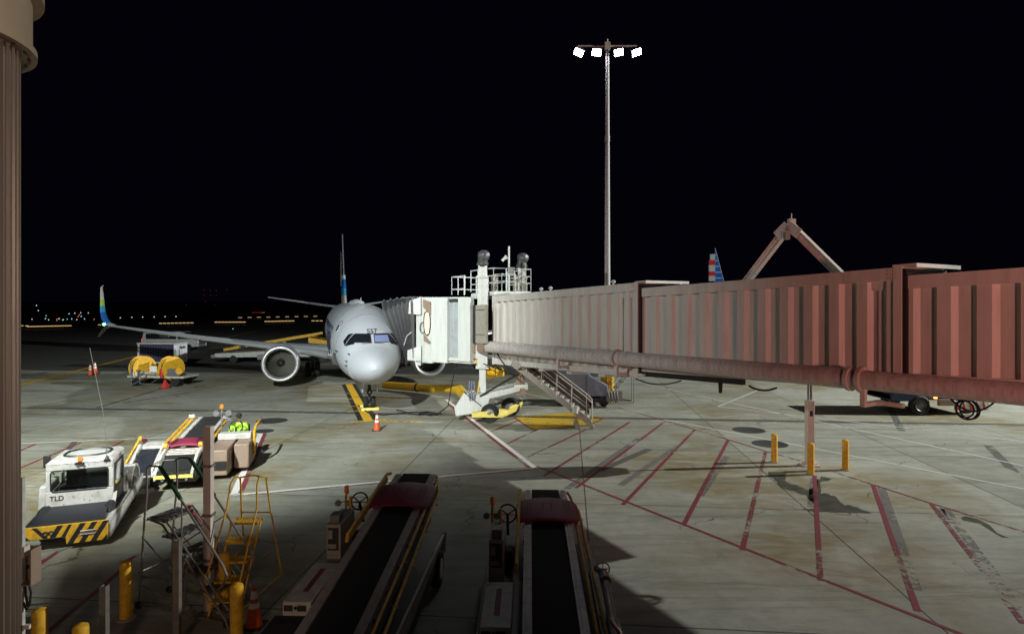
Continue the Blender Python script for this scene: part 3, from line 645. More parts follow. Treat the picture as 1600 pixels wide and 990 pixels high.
# air duct pipe along the near side
def pc(s, dz=0): 
    p = T(s, -.40, 0); z = 3.48+(s+10)*.0185+dz; p.z = z; return p
b = MB(); b.cyl(pc(-10.3), pc(-.6), .265, n=36); b.cyl(pc(-10.34)+Vector((0,0,0)), pc(-10.28), .27, n=36); dp_ = b.build('air_duct', M['pipe'], jb, JB, smooth=50)
b = MB(); b.cyl(pc(-.7), pc(8.0), .245, n=36); b.build('air_duct', M['pipe'], jb, JB, smooth=50)
b = MB(); b.cyl(pc(7.9), pc(19), .225, n=36); b.build('air_duct', M['pipe'], jb, JB, smooth=50)
for s, r in ((-7.9,.268),(-4.1,.268),(-.62,.30),(7.9,.29),(7.62,.275)):
    b = MB(); b.cyl(pc(s), pc(s+.09), r+.012, n=36); b.build('duct_collar', M['pipe'], jb, JB)
b = MB()   # elbow down
e0 = pc(-10.3); pts = [e0+(-U*.27*math.sin(a)) + Vector((0,0,-.27*(1-math.cos(a)))) for a in [i*PI/2/8 for i in range(9)]]+[e0-U*.27+Vector((0,0,-.6))]
b.tube(pts, .26, 28); b.build('duct_elbow', M['pipe'], jb, JB, smooth=60)
q0 = pts[-1]; b = MB(); hp = []
for k in range(40):
    t = k/39; a = t*PI*.55; hp.append(q0+Vector((.62*(1-math.cos(a))*1.0, .15*t, -.55*math.sin(a)-.12*t)))
b.tube(hp, .22, 18, rf=lambda k: .21+(.03 if k%3 == 0 else 0)); 
c0 = hp[-1]; hp2 = [c0+(Vector((.35,.9,-.1))*t) for t in (0,.5,1)]+[Vector((-1.45,31.2,1.9)),Vector((-1.6,31.4,1.1)),Vector((-1.75,31.6,.35))]
b.tube(hp2, .22, 14, rf=lambda k: [.22,.26,.27,.22,.16,.12][k]); b.build('accordion_hose', M['duct'], jb, JB, smooth=60)
for s, wd_ in ((-4.0,.9),(-.55,1.3),(8.0,.95)):
    b = MB(); zz = pc(s).z; hexT_ = lambda sa,sb,t0,t1_,za,zb: b.hexa([T(sa,t0,za),T(sb,t0,za),T(sb,t1_,za),T(sa,t1_,za),T(sa,t0,zb),T(sb,t0,zb),T(sb,t1_,zb),T(sa,t1_,zb)])
    hexT_(s-.05, s+.07, -.52, -.42, zz-.62, zz-.2); hexT_(s-.05, s+.07, -.42, .3, zz-.62, zz-.52); hexT_(s+.07, s+.07+wd_*.6, -.02, .1, zz-.6, zz-.5); b.build('duct_bracket', M['bridge'], jb, JB, bev=.006)
# hanging cables under the tunnel
def sag(a, b_, d, n=14): return [Vector(a)*(1-i/n)+Vector(b_)*(i/n)+Vector((0,0,-d*4*(i/n)*(1-i/n))) for i in range(n+1)]
b = MB()
b.tube(sag(T(-.2,.1,2.95), T(1.9,.1,3.1), .16), .022, 6); b.tube(sag(T(4.3,.3,3.2), T(5.2,.3,3.25), .1), .03, 6)
b.tube(sag(T(-9.5,-.1,3.3), T(-7.2,-.1,2.72), .45), .03, 6); b.tube(sag(T(-10.2,.4,2.75), T(-12.0,-.2,2.8), .75), .045, 6)
for r, o_ in ((.21,0),(.19,.06),(.17,-.03)): b.tube([T(9.7+o_+r*math.cos(a),.5,3.36-.06+r*math.sin(a)*1.05) for a in [i*2*PI/24 for i in range(24)]], .018, 6, closed=True)
b.tube(sag(T(9.2,.5,3.75), T(10.4,.5,3.8), .5), .02, 6); b.cyl(T(3.2,.4,3.2), T(3.2,.4,2.85), .07, .05); b.build('hanging_cable', M['black'], jb, JB)
# lift columns with wrapped motors, service platform on the roof
for t, nm in ((-.32,'near'),(WID+.42,'far')):
    c = T(-10.4 if t<0 else -10.9, t if t<0 else WID+.1, 0); c.z = 0; b = MB(); b.box(c.x-.24,c.x+.24,c.y-.2,c.y+.2,2.5,6.85); b.box(c.x-.16,c.x+.16,c.y-.14,c.y+.14,.75,2.6); b.box(c.x-.32,c.x+.30,c.y-.26,c.y+.26,2.38,2.52); b.box(c.x-.28,c.x+.28,c.y-.25,c.y+.25,6.75,6.87); b.box(c.x-.2,c.x+.22,c.y-.18,c.y+.18,6.87,7.35)
    b.tube([c+Vector((.26,-.23,z)) for z in (4,5,6,6.6)], .02, 6); lc = b.build('lift_column', M['bridgew'], jb, JB, bev=.012)
    b = MB(); n = 16
    for k in range(9):
        z = 7.3+k*.1; r = [.2,.3,.27,.24,.27,.29,.30,.26,.12][k]
        b.v += [tuple(c+Vector((math.cos(2*PI*i/n)*(r+rnd.uniform(-.03,.03))+(.05 if k>3 else 0), math.sin(2*PI*i/n)*(r+rnd.uniform(-.03,.03)), z))) for i in range(n)]
    for k in range(8): b.f += [(k*n+i,k*n+(i+1)%n,(k+1)*n+(i+1)%n,(k+1)*n+i) for i in range(n)]
    b.f.append(tuple(8*n+i for i in range(n))); b.m = [0]*len(b.f); b.build('wrapped_motor', mat('black_wrap', (.06,.06,.065), .35, bump=.8, dirt=.2), lc, smooth=30)
b = MB(); zt = lambda s: zc(s)+1.64
hexT(b, -12.2, -9.9, .0, WID, 1.66, 1.86); hexT(b, -9.85, -8.6, .1, WID-.1, 1.66, 1.74); b.build('roof_platform', M['bridgew'], jb, JB, bev=.01)
b = MB(); r_ = .028
def rail(pts, heights, posts=True):
    for h_ in heights: b.tube([p+Vector((0,0,h_)) for p in pts], r_, 6)
    if posts:
        for p, q in zip(pts[:-1], pts[1:]):
            n = max(1, round((q-p).length/.85))
            for i in range(n+1): x = p.lerp(q, i/n); b.cyl(x, x+Vector((0,0,heights[-1])), r_, n=6)
rail([T(-12.2,0,6.1),T(-9.9,0,6.15),T(-9.9,WID,6.15),T(-12.2,WID,6.1)], (.38,.72,1.08))
rail([T(-13.5,-.45,5.95),T(-12.2,-.35,5.98)], (.3,.95)); rail([T(-13.5,WID-.4,5.95),T(-13.5,-.45,5.95)], (.3,.95))
rail([T(-11.0,.7,6.12),T(-10.3,.7,6.12),T(-10.3,1.5,6.12)], (.5,.85)); b.build('guard_rail', M['bridgew'], jb, JB)
b = MB(); p = T(-9.3,.5,6.1); b.cyl(p, p+Vector((0,0,2.15)), .045, n=10); b.cyl(p+Vector((-.25,0,1.55)), p+Vector((0,0,1.6)), .05); b.cyl(p+Vector((-.32,0,1.45)), p+Vector((-.12,0,1.7)), .075, .06); b.build('antenna_mast', M['bridgew'], jb, JB)
b = MB(); b.box(p.x-.02,p.x+.26,p.y-.2,p.y-.05,p.z+.85,p.z+1.15); b.build('junction_box', M['grey'], jb, JB, bev=.01)
b = MB(); p = T(-11.3,.9,6.0); b.box(p.x-.2,p.x+.15,p.y-.2,p.y+.2,p.z,p.z+.9); b.cyl(T(-10.4,1.6,6.1), T(-10.4,1.6,6.75), .16); b.build('roof_machinery', M['beige'], jb, JB, bev=.02)
for s in (-6.3, -5.6, -1.6): b = MB(); p = T(s,.3,zc(s)+1.63); b.cyl(p, p+Vector((0,0,.12)), .03); b.lathe([(.08,.1),(.09,.16),(.03,.2),(.001,.21)], p, n=10); b.build('roof_lamp', M['bridgew'], jb, JB)
# electrical cabinets on the near side
b = MB(); hexT(b, -11.05, -10.3, -.78, -.62, -.62, 1.2); cb = b.build('electrical_cabinet', M['dark'], jb, JB, bev=.01)
b = MB(); hexT(b, -10.87, -10.84, -.79, -.775, -.3, 1.0); hexT(b, -10.7, -10.6, -.79, -.775, .15, .45); hexT(b, -10.75, -10.62, -.79, -.775, -.55, -.42); b.build('warning_sticker', M['beige'], cb, JB)
b = MB(); hexT(b, -10.28, -9.35, -.78, -.62, -.62, 1.2); cb = b.build('electrical_cabinet', M['beige'], jb, JB, bev=.01)
b = MB(); hexT(b, -10.27, -9.36, -.79, -.775, -.22, -.19); hexT(b, -10.27,-9.36,-.79,-.775,.95,.98); b.build('cabinet_seam', M['dark'], cb, JB)
b = MB(); hexT(b, -10.9, -10.5, -.75, -.65, -1.1, -.64); hexT(b, -10.2, -9.6, -.75, -.65, -1.0, -.64); b.build('conduit_box', M['tan'], jb, JB)
# cab: rotunda wall, roller curtain, control cabin and bellows
cw = [P(735,0,29.9), P(716,0,30.3), P(701,0,30.7), P(676,0,31.2), P(657,0,31.7)]
cw = [Vector((p.x, p.y, 0)) for p in cw]; zt0, zb0 = 5.78, 2.72
def panel(i, j, z0, z1, m, nm, thick=.12, dep=0, bev=.008):
    a, c = cw[i], cw[j]; n = (c-a).normalized().cross(Vector((0,0,1))); n = n if n.y > 0 else -n
    b = MB(); o = n*dep; b.hexa([a+o+Vector((0,0,z0)),c+o+Vector((0,0,z0)),c+o+n*thick+Vector((0,0,z0)),a+o+n*thick+Vector((0,0,z0)),a+o+Vector((0,0,z1)),c+o+Vector((0,0,z1)),c+o+n*thick+Vector((0,0,z1)),a+o+n*thick+Vector((0,0,z1))]); return b.build(nm, M[m], jb, JB, bev=bev)
panel(0,1,zb0,zt0,'bridgew','corner_panel',.3,-.02)
a, c = cw[1], cw[2]; b = MB(); vv = []
for k in range(15):   # roller curtain with vertical slats
    t = k/14; p = a.lerp(c, t); d = .10+(.035 if k%2 else 0); vv += [p+Vector((0,d,zb0+.15)), p+Vector((0,d,zt0-.18))]
b.add(vv, [(2*i,2*i+2,2*i+3,2*i+1) for i in range(14)]); b.build('roller_curtain', mat('curtain_slats', (.42,.47,.50), .4, .3, dirt=.25), jb, JB, smooth=0)
panel(1,2,zb0,zb0+.15,'bridgew','curtain_sill',.2); panel(1,2,zt0-.18,zt0-.05,'dark','curtain_header',.2,.03)
panel(2,3,zb0-.12,zt0+.05,'bridgew','cab_side_panel',.35,-.12)
cp = panel(3,4,zb0-.2,zt0-.02,'beige' if 0 else 'bridgew','control_cabin_panel',.12,0)
a, c = cw[3], cw[4]
def ob(u, z, dy=-.02): p = a.lerp(c, u); return Vector((p.x, p.y+dy, z))
b = MB()
b.prism([ob(.22,4.35),ob(.3,4.05),ob(.45,3.95),ob(.6,4.05),ob(.66,4.35),ob(.66,4.75),ob(.6,5.0),ob(.45,5.1),ob(.3,5.0),ob(.22,4.75)][::-1], (0,-.02,0)); b.build('cabin_window', M['interior'], cp, JB)
b = MB(); b.tube([ob(u,z,-.05) for u,z in ((.2,4.35),(.28,4.02),(.45,3.9),(.62,4.02),(.7,4.35),(.7,4.78),(.62,5.05),(.45,5.14),(.28,5.05),(.2,4.78))], .03, 8, closed=True); b.build('window_surround', M['dark'], cp, JB)
b = MB(); b.prism([ob(.15,5.6),ob(.75,5.72),ob(.75,5.35),ob(.1,4.9)], (0,-.1,0)); b.prism([ob(.75,4.0),ob(.1,3.55),ob(.25,3.5),ob(.7,3.62)], (0,-.05,0)); b.build('angled_cover', M['tan'], cp, JB)
b = MB(); 
b.tube([ob(.82,4.3,-.06)+Vector((.13*math.cos(t),0,.28*math.sin(t))) for t in [i*2*PI/16 for i in range(16)]], .03, 6, closed=True); b.build('door_handwheel', M['grey'], cp, JB)
b = MB(); b.hexa([cw[4]+Vector((-.22,0,zb0-.35)),cw[4]+Vector((.02,-.05,zb0-.35)),cw[4]+Vector((.1,2.5,zb0-.3)),cw[4]+Vector((-.15,2.5,zb0-.3)),cw[4]+Vector((-.22,0,zt0)),cw[4]+Vector((.02,-.05,zt0)),cw[4]+Vector((.1,2.5,zt0)),cw[4]+Vector((-.15,2.5,zt0))]); b.build('cab_front_frame', M['bridgew'], jb, JB)
# cab body, roof, floor behind the panels
b = MB(); rp = [cw[0]+Vector((0,.1,0)),cw[2]+Vector((0,.1,0)),cw[4]+Vector((0,.1,0)),cw[4]+Vector((.2,2.6,0)),cw[2]+Vector((1.0,3.2,0)),cw[0]+Vector((2.6,2.0,0))]
b.prism([p+Vector((0,0,zt0-.02)) for p in rp], (0,0,.08)); b.prism([p+Vector((0,0,zb0-.1)) for p in rp], (0,0,.14)); b.prism([rp[3]+Vector((0,0,zb0)),rp[4]+Vector((0,0,zb0)),rp[4]+Vector((0,0,zt0)),rp[3]+Vector((0,0,zt0))], (.05,.05,0)); b.build('cab_roof_and_floor', M['bridgew'], jb, JB)
# bellows: pleated canopy from the cab front to the fuselage door
def doorpt(u):   # u from lower to upper around the outer rim, near edge
    return None
R0 = [Vector((-4.95,31.6,2.95)),Vector((-4.95,31.6,5.55)),Vector((-4.6,34.2,5.6)),Vector((-4.6,34.2,2.95))]
lb = air.matrix_world if 0 else Matrix.Translation(AN) @ Matrix.Rotation(AY,4,'Z')
R1 = [lb@Vector((1.78,3.6,2.35)), lb@Vector((.62,3.3,4.95)), lb@Vector((.9,6.6,5.5)), lb@Vector((1.95,6.6,2.6))]
def ringpts(Rr, n=10):
    o = []
    for i in range(3):
        for k in range(n): o.append(Rr[i].lerp(Rr[i+1], k/n))
    o.append(Rr[3]); return o
b = MB(); A_, B_ = ringpts(R0), ringpts(R1); NF = 14; m_ = len(A_)
cen = (sum(A_, Vector())+sum(B_, Vector()))/(2*m_)
for f_ in range(NF+1):
    t = f_/NF
    for i in range(m_):
        p = A_[i].lerp(B_[i], t); axis_p = (sum(R0, Vector())/4).lerp(sum(R1, Vector())/4, t); o_ = (p-axis_p); o_ = o_.normalized()
        b.v.append(tuple(p+o_*(.3 if f_%2 else 0)+Vector((0,0,.12*math.sin(PI*t)))))
for f_ in range(NF):
    for i in range(m_-1): b.f.append((f_*m_+i,f_*m_+i+1,(f_+1)*m_+i+1,(f_+1)*m_+i)); b.m.append(0)
b.build('bellows', M['fabric'], jb, JB, smooth=0)
b = MB(); b.prism([Vector((-5.25,31.55,5.0)),Vector((-4.62,31.5,4.95)),Vector((-4.62,31.5,5.85)),Vector((-5.2,31.55,5.65))], (0,.08,0)); b.prism([Vector((-5.3,31.55,2.65)),Vector((-4.6,31.5,2.6)),Vector((-4.6,31.5,3.4)),Vector((-5.3,31.55,3.15))], (0,.08,0)); b.build('bellows_gusset', M['bridgew'], jb, JB)
b = MB(); b.tube([A_[4]+Vector((-.1,-.2,.1)), A_[4].lerp(B_[4],.35)+Vector((0,-.25,.1)), A_[3].lerp(B_[3],.6)+Vector((0,-.2,0))], .03, 6); b.build('bellows_strap', M['bridgew'], jb, JB)
# drive bogie
bo = Vector((-1.35, 29.9, 0)); b = MB()
b.prism([P(710,637,29.3),P(712,650,29.3),P(760,643,29.3),P(765,620,29.3),P(725,614,29.3)], (0,1.0,0)); b.prism([P(745,618,29.4),P(765,613,29.4),P(812,604,29.4),P(812,611,29.4),P(790,617,29.4),P(760,624,29.4)], (0,1.6,0)); b.box(.1,.75,29.6,30.6,1.42,1.65)
bg = b.build('bogie_frame', M['bridgew'], jb, JB, bev=.02)
for px, py, D_, r in ((766,633,28.95,.44),(798,623,30.6,.46)):
    c = P(px,py,D_); c.z = r; b = MB(); b.lathe([(r*.55,-.2),(r*.92,-.22),(r,-.1),(r,.1),(r*.92,.22),(r*.55,.2)], c, (.25,1,0), 32); b.build('bogie_tyre', M['black'], jb, JB)
    b = MB(); b.lathe([(.01,-.24),(r*.2,-.24),(r*.22,-.16),(r*.5,-.14),(r*.62,-.19),(r*.62,.1)], c, (.25,1,0), 28); b.build('bogie_rim', M['grey'], jb, JB)
b = MB(); b.prism([P(737,645,28.6),P(737,652,28.6),P(786,652,28.6),P(797,641,28.9),P(780,640,28.9)][::-1], (0,.35,0)); b.prism([P(786,652,28.6),P(797,638,29.0),P(817,630,31.0),P(812,640,30.8)], (0,.4,.05)); b.build('wheel_guard', M['lemon'], jb, JB, bev=.01)
b = MB(); b.cyl(P(750,619,29.3), P(809,584,29.6), .05); b.cyl(P(755,568,29.6), P(806,586,29.8), .025); b.cyl(P(725,612,29.2), P(752,634,29.2), .02); b.build('steering_strut', M['black'], jb, JB)
b = MB(); x0 = P(809,0,29.8); b.box(x0.x-.1,x0.x+.1,29.7,29.9,1.5,2.9); b.prism([P(812,602,29.8),P(820,602,29.8),P(820,582,29.8),P(812,590,29.8)], (0,.3,0)); b.box(x0.x-.15,x0.x+.35,29.5,30.1,1.2,1.5); b.build('hanger_post', M['tan'], jb, JB)
b = MB(); 
for i in range(3): p = P(734+i*3.2,596,29.2); b.tube([(p.x,p.y,1.0),(p.x+.04*(i-1),p.y-.08,1.45),(p.x,p.y,1.9)],.028,6)
b.build('hydraulic_hose', mat('blue_grey_hose', (.2,.22,.35), .4, dirt=.4, dscale=12), jb, JB)
# hoist frame standing on the roof
hf = thing('hoist_frame', 'A-shaped steel beam frame standing up on the jet bridge roof, pinkish lit', 'hoist frame', T(4.4, WID-.15, 6.2))
FO = T(2.85, WID-.15, zc(2.85)+1.44), T(6.05, WID-.15, zc(6.05)+1.44); AP = T(4.45, WID-.15, 0); AP.z = H+(Y0-353)/F*AP.y
for ft, sg in ((FO[0], -1), (FO[1], 1)):
    c = AP+U*.03*sg; d = (c-ft).normalized(); nrm = d.cross(W).normalized(); b = MB()
    b.beam(ft, c, .03, .2, nrm); b.beam(ft+nrm*.1, c+nrm*.1, .17, .018, nrm); b.beam(ft-nrm*.1, c-nrm*.1, .17, .018, nrm); b.box(ft.x-.15,ft.x+.15,ft.y-.15,ft.y+.15,ft.z-.02,ft.z+.02)
    b.build('beam', M['postp'], hf, hf.location)
b = MB(); b.beam(AP-U*.38-Vector((0,0,.28))-W*.12, AP+Vector((0,0,.02))-W*.12, .02, .3, (0,0,1)); b.beam(AP+Vector((0,0,.02))-W*.12, AP+U*.38-Vector((0,0,.28))-W*.12, .02, .3, (0,0,1)); b.build('gusset_plate', M['bridge'], hf, hf.location)
b = MB(); p = AP+Vector((.05,0,.08)); b.box(p.x-.1,p.x+.1,p.y-.08,p.y+.08,p.z,p.z+.13); b.cyl(p+Vector((0,0,.13)), p+Vector((0,0,.3)), .012); b.build('sensor_box', M['reflect'], hf, hf.location)
b = MB(); p = AP+Vector((-.12,-.1,-.32)); b.box(p.x-.09,p.x+.05,p.y-.08,p.y+.08,p.z-.1,p.z+.12); b.build('hoist_motor', M['beige'], hf, hf.location)

# ------------------------------------------------------------------ service stair beside the bridge
A0, A1 = P(800,566,27.9), P(921,664,27.4); A1.z = .32; wv = Vector((.12,.95,0))
st = thing('service_stair', 'steel service stair on small castors running down from the jet bridge', 'stairs', (A1.x, A1.y, 0)); so = st.location
b = MB(); 
for o_ in (Vector(), wv): b.beam(A0+o_, A1+o_, .06, .26, (0,0,1))
b.build('stringer', M['beige'], st, so)
n = 15
for i in range(n):
    p = A0.lerp(A1, (i+.5)/n)+Vector((0,0,.06)); b = MB(); b.hexa([p+Vector((-.13,.03,-.02)),p+Vector((.13,.03,-.02)),p+wv+Vector((.13,-.03,-.02)),p+wv+Vector((-.13,-.03,-.02)),p+Vector((-.13,.03,.02)),p+Vector((.13,.03,.02)),p+wv+Vector((.13,-.03,.02)),p+wv+Vector((-.13,-.03,.02))]); b.build('tread', M['bridgew'], st, so)
for o_, nm in ((Vector((0,-.04,0)),'handrail'), (wv+Vector((0,.04,0)),'handrail')):
    b = MB(); up = Vector((0,0,1.0)); e = A1+o_+up; b.tube([A0+o_+up, e+Vector((-.1,0,.08)), e+Vector((.12,0,-.15)), A1+o_+Vector((.12,0,.1))], .026, 8); b.tube([A0+o_+up*.55, A1+o_+up*.55], .02, 6)
    for i in range(6): p = A0.lerp(A1, i/5.2)+o_; b.cyl(p, p+up, .022, n=6)
    b.build(nm, M['white'], st, so)
b = MB(); q0_, q1_ = A0+wv+Vector((0,.08,0)), A1+wv+Vector((0,.08,0)); b.hexa([q0_+Vector((0,0,.05)),q1_+Vector((0,0,.05)),q1_+Vector((0,.03,.05)),q0_+Vector((0,.03,.05)),q0_+Vector((0,0,.95)),q1_+Vector((0,0,.95)),q1_+Vector((0,.03,.95)),q0_+Vector((0,.03,.95))]); b.build('side_panel', mat('dark_mesh_panel', (.10,.095,.08), .6, dirt=.3), st, so)
b = MB(); b.hexa([A0+Vector((0,.1,-.15)),A1+Vector((0,.1,-.15)),A1+wv*.95+Vector((0,0,-.15)),A0+wv*.95+Vector((0,0,-.15)),A0+Vector((0,.1,-.13)),A1+Vector((0,.1,-.13)),A1+wv*.95+Vector((0,0,-.13)),A0+wv*.95+Vector((0,0,-.13))]); b.build('underside_panel', M['grey'], st, so)
for dx, dy in ((.1,0),(.12,.95),(-.5,0),(-.5,.95)):
    b = MB(); c = Vector((A1.x+dx, A1.y+dy, .12)); b.lathe([(.01,-.04),(.1,-.04),(.12,-.02),(.12,.02),(.1,.04),(.01,.04)], c, (0,1,0), 18); b.beam(c, c+Vector((0,0,.18)), .05, .06, (1,0,0)); b.build('castor', M['beige'], st, so)
# bucket hanging on the stair
g = P(899,645,27.2); bk_ = thing('bucket', 'pale bucket hung on the near side of the service stair', 'bucket', g)
b = MB(); b.lathe([(.001,0),(.12,0),(.15,.30),(.155,.31),(.14,.30),(.11,.02),(.001,.02)], (0,0,0), n=20); b.build('body', M['bridgew'], bk_); b = MB(); b.tube([(.14*math.cos(a),0,.3+.2*math.sin(a)) for a in [i*PI/10 for i in range(11)]], .008, 5); b.build('handle', M['grey'], bk_)
# ground power equipment behind the stair
gp = thing('air_conditioning_cart', 'blue-grey equipment cart with sloping cover behind the service stair', 'equipment cart', G(948,640)); gpo = gp.location
b = MB(); b.box(-2.6,-.7,1.2,2.6,.45,1.75); b.prism([(-.9,1.19,1.7),(.25,1.19,1.1),(.25,1.19,.5),(-.9,1.19,.5)], (0,1.4,0)); b.box(-2.4,-1.0,1.3,2.5,1.75,2.35); b.build('housing', mat('blue_grey_paint', (.16,.18,.24), .45, dirt=.3), gp, bev=.04)
b = MB(); b.box(.1,.9,.5,1.1,.35,.85); 
for k in range(4): b.tube([(.15+.15*k,.45,.9),(.2+.15*k,.4,.55),(.3+.13*k,.5,.3)], .04, 6)
b.build('hose_bundle', M['grey'], gp)
b = MB(); b.box(-2.5,.3,1.1,2.5,.3,.42); b.tube([(.3,1.8,.35),(1.6,1.8,.2)], .04, 6); b.build('chassis', M['dark'], gp)
for x in (-2.2,0):
    for y in (1.1,2.5): b = MB(); b.lathe([(.01,-.1),(.2,-.1),(.27,-.05),(.27,.05),(.2,.1),(.01,.1)], (x,y,.27), (0,1,0), 20); b.build('wheel', M['black'], gp)
# small grey rolling ladder behind
sl = thing('rolling_ladder', 'small grey rolling ladder right of the yellow mast base', 'ladder', G(966,632))
b = MB()
for y in (0,.6):
    b.tube([(-.75,y,.1),(.45,y,1.55),(.45,y,2.35),(.85,y,2.35),(.85,y,.08)], .025, 6); b.tube([(-.5,y,.9),(.4,y,2.2)], .02, 6); b.tube([(-.75,y,.1),(.85,y,.1)], .02, 6)
b.build('frame', M['grey'], sl)
for k in range(5): b = MB(); t = k/4; x = -.65+1.1*t; b.box(x-.1,x+.14,0,.6,.3+1.22*t,.34+1.22*t); b.build('step', M['grey'], sl)

# ------------------------------------------------------------------ floodlight mast
mx = thing('floodlight_mast', 'tall slender steel mast carrying four lit floodlights on a crossarm', 'light mast', (5.36,35,0))
b = MB(); b.cyl((0,0,.9),(0,0,20.1),.19,.095,20); b.cyl((0,0,14.6),(0,0,14.9),.14,n=16); b.build('pole', mat('galvanised_mast', (.42,.39,.40), .6), mx)
b = MB(); b.cyl((0,0,0),(0,0,1.85),.38,.38,28); b.box(-.12,.12,-.62,-.3,1.0,1.6); b.build('base', M['yellow'], mx)
b = MB(); b.cyl((-1.65,0,19.95),(1.65,0,19.95),.05); b.box(-.16,.16,-.12,.12,19.75,20.15); b.cyl((0,0,20.1),(0,0,20.35),.04); b.build('crossarm', M['postp'], mx)
for x, ry, tx in ((-1.62,25,.5),(-.62,5,0),(.62,-10,0),(1.62,-20,-.3)):
    b = MB(); m_ = Matrix.Translation((x,-.12,19.55)) @ Matrix.Rotation(R(ry),4,'Y') @ Matrix.Rotation(R(-38),4,'X')
    def bxm(x0,x1,y0,y1,z0,z1): b.hexa([m_@Vector(v) for v in ((x0,y0,z0),(x1,y0,z0),(x1,y1,z0),(x0,y1,z0),(x0,y0,z1),(x1,y0,z1),(x1,y1,z1),(x0,y1,z1))])
    bxm(-.27,.27,-.22,.22,.0,.16); b.cyl((x,0,19.9),m_@Vector((0,0,.16)),.03); hd = b.build('lamp_head', M['grey'], mx, bev=.01)
    b = MB(); bxm(-.24,.24,-.19,.19,-.012,-.002); b.build('lamp_face', M['lamp'], hd)

# ------------------------------------------------------------------ gate post with display box, bollards, posts, cones
gpst = thing('display_post', 'pale square post rising to the bridge between three yellow bollards', 'post', G(1265,727)); 
b = MB(); b.box(-.12,.12,-.12,.12,.08,2.25); b.cyl((-.25,0,.05),(.25,0,.05),.09); b.box(-.28,.28,-.22,.22,0,.06); b.build('post', M['postp'], gpst, bev=.01)
b = MB(); b.cyl((-.05,0,2.25),(-.05,0,3.7),.03); b.cyl((.05,0,2.25),(.05,0,3.7),.04); b.build('pipes', M['galv'], gpst)
b = MB(); b.box(-.05,.05,-.135,-.118,1.72,1.9); b.build('switch', M['blackp'], gpst)
b = MB(); b.hexa([(-.2,-.3,2.9),(.2,-.3,2.9),(.2,.3,2.9),(-.2,.3,2.9),(-.2,-.6,3.3),(.2,-.6,3.3),(.2,.6,3.3),(-.2,.6,3.3)]); b.box(-.2,.2,-.6,.6,3.3,5.0); b.build('display_box', M['grey'], gpst)
def bollard_proto(hh=1.0, r=.105):
    t = thing('bollard', 'x', 'bollard'); b = MB(); b.lathe([(r,0),(r,hh-.06),(r*.9,hh-.02),(r*.55,hh),(.001,hh+.01)], n=24); b.build('pipe', M['yellow'], t); b = MB(); b.lathe([(r+.05,0),(r+.04,.025),(r+.002,.03)], n=24); b.build('collar', M['flood'], t); return t
bp0 = bollard_proto()
first = True
for px, py, hh, lab in ((1210,722,1.0,'yellow steel bollard left of the pale display post'),(1267,741,1.03,'yellow steel bollard directly in front of the pale display post'),(1321,734,1.02,'yellow steel bollard right of the pale display post'),
    (197,966,1.03,'scuffed yellow bollard right below the white tractor, standing alone'),(62,1053,1.0,'yellow bollard cut by the lower edge beside the fluted column'),(126,1085,1.02,'yellow bollard of which only the cap shows at the lower edge'),
    (351,952,1.05,'yellow bollard behind the bigger rolling stair, beside the yellow ladder'),(370,1012,1.05,'yellow bollard in front of the yellow ladder foot')):
    t = bp0 if first else copy_tree(bp0); first = False; t.location = G(px, py); t['label'] = lab; t['group'] = 'yellow bollards'; t.scale = (1,1,hh)
# pole painted pale, in front of the working belt loader
pp_ = thing('signal_post', 'tall pale pink square post in front of the loader with the driver', 'post', G(326,952))
b = MB(); b.box(-.07,.07,-.07,.07,0,3.36); b.build('post', M['postp'], pp_, bev=.008)
for z in (1.72, 2.62, .9): b = MB(); b.box(-.09,.09,-.085,.085,z,z+.05); b.build('strap', M['galv'], pp_)
for px, py, z, w_, lab in ((163,1040,1.25,.05,'bare grey steel channel post at the lower left edge'),(277,1010,1.75,.05,'bare grey steel post standing behind the rolling stair')):
    t = thing('steel_post', lab, 'post', G(px,py), group='bare steel posts'); b = MB(); b.prism([(-w_,-w_,0),(w_,-w_,0),(w_,w_,0),(w_*.7,w_,0),(w_*.7,-w_*.7,0),(-w_*.7,-w_*.7,0),(-w_*.7,w_,0),(-w_,w_,0)], (0,0,z)); b.build('channel', M['galv'], t); b = MB(); b.box(-.12,.12,-.12,.12,0,.015); b.build('base_plate', M['galv'], t)
def cone_proto():
    t = thing('traffic_cone', 'x', 'traffic cone'); b = MB(); b.box(-.19,.19,-.19,.19,0,.035); b.build('base', M['blackp'], t, bev=.01)
    b = MB(); b.lathe([(.15,.035),(.035,.71),(.028,.715),(.001,.715)], n=28); cb_ = b.build('cone', M['conem'], t)
    for z0,z1 in ((.36,.45),(.52,.66)): b = MB(); f = lambda z: .15+(.035-.15)*(z-.035)/.675+.003; b.lathe([(f(z0),z0),(f(z1),z1)], n=28); b.build('reflective_band', M['reflect'], t)
    return t
c0_ = cone_proto(); first = True
for px, py, sc, lab in ((589,672,1.0,'orange cone with white bands in front of the airliner nose gear'),(141,586,1.15,'duller orange cone, left of the pair by the yellow taxi line'),(148.5,584,1.25,'brighter orange cone, right of the pair by the yellow taxi line'),(397,978,.95,'dark shaded cone beside the yellow ladder')):
    t = c0_ if first else copy_tree(c0_); first = False; t.location = G(px,py); t['label'] = lab; t['group'] = 'traffic cones on the apron'; t.scale = (sc,sc,sc)
t = thing('warning_cone', 'squat red cone cover in front of the hose reel cart', 'cone', G(258,606)); b = MB(); b.lathe([(.3,0),(.27,.05),(.04,.55),(.001,.56)], n=5); b.build('cover', M['red'], t); b = MB(); b.box(-.3,.3,-.3,.3,0,.03); b.build('base', M['blackp'], t)

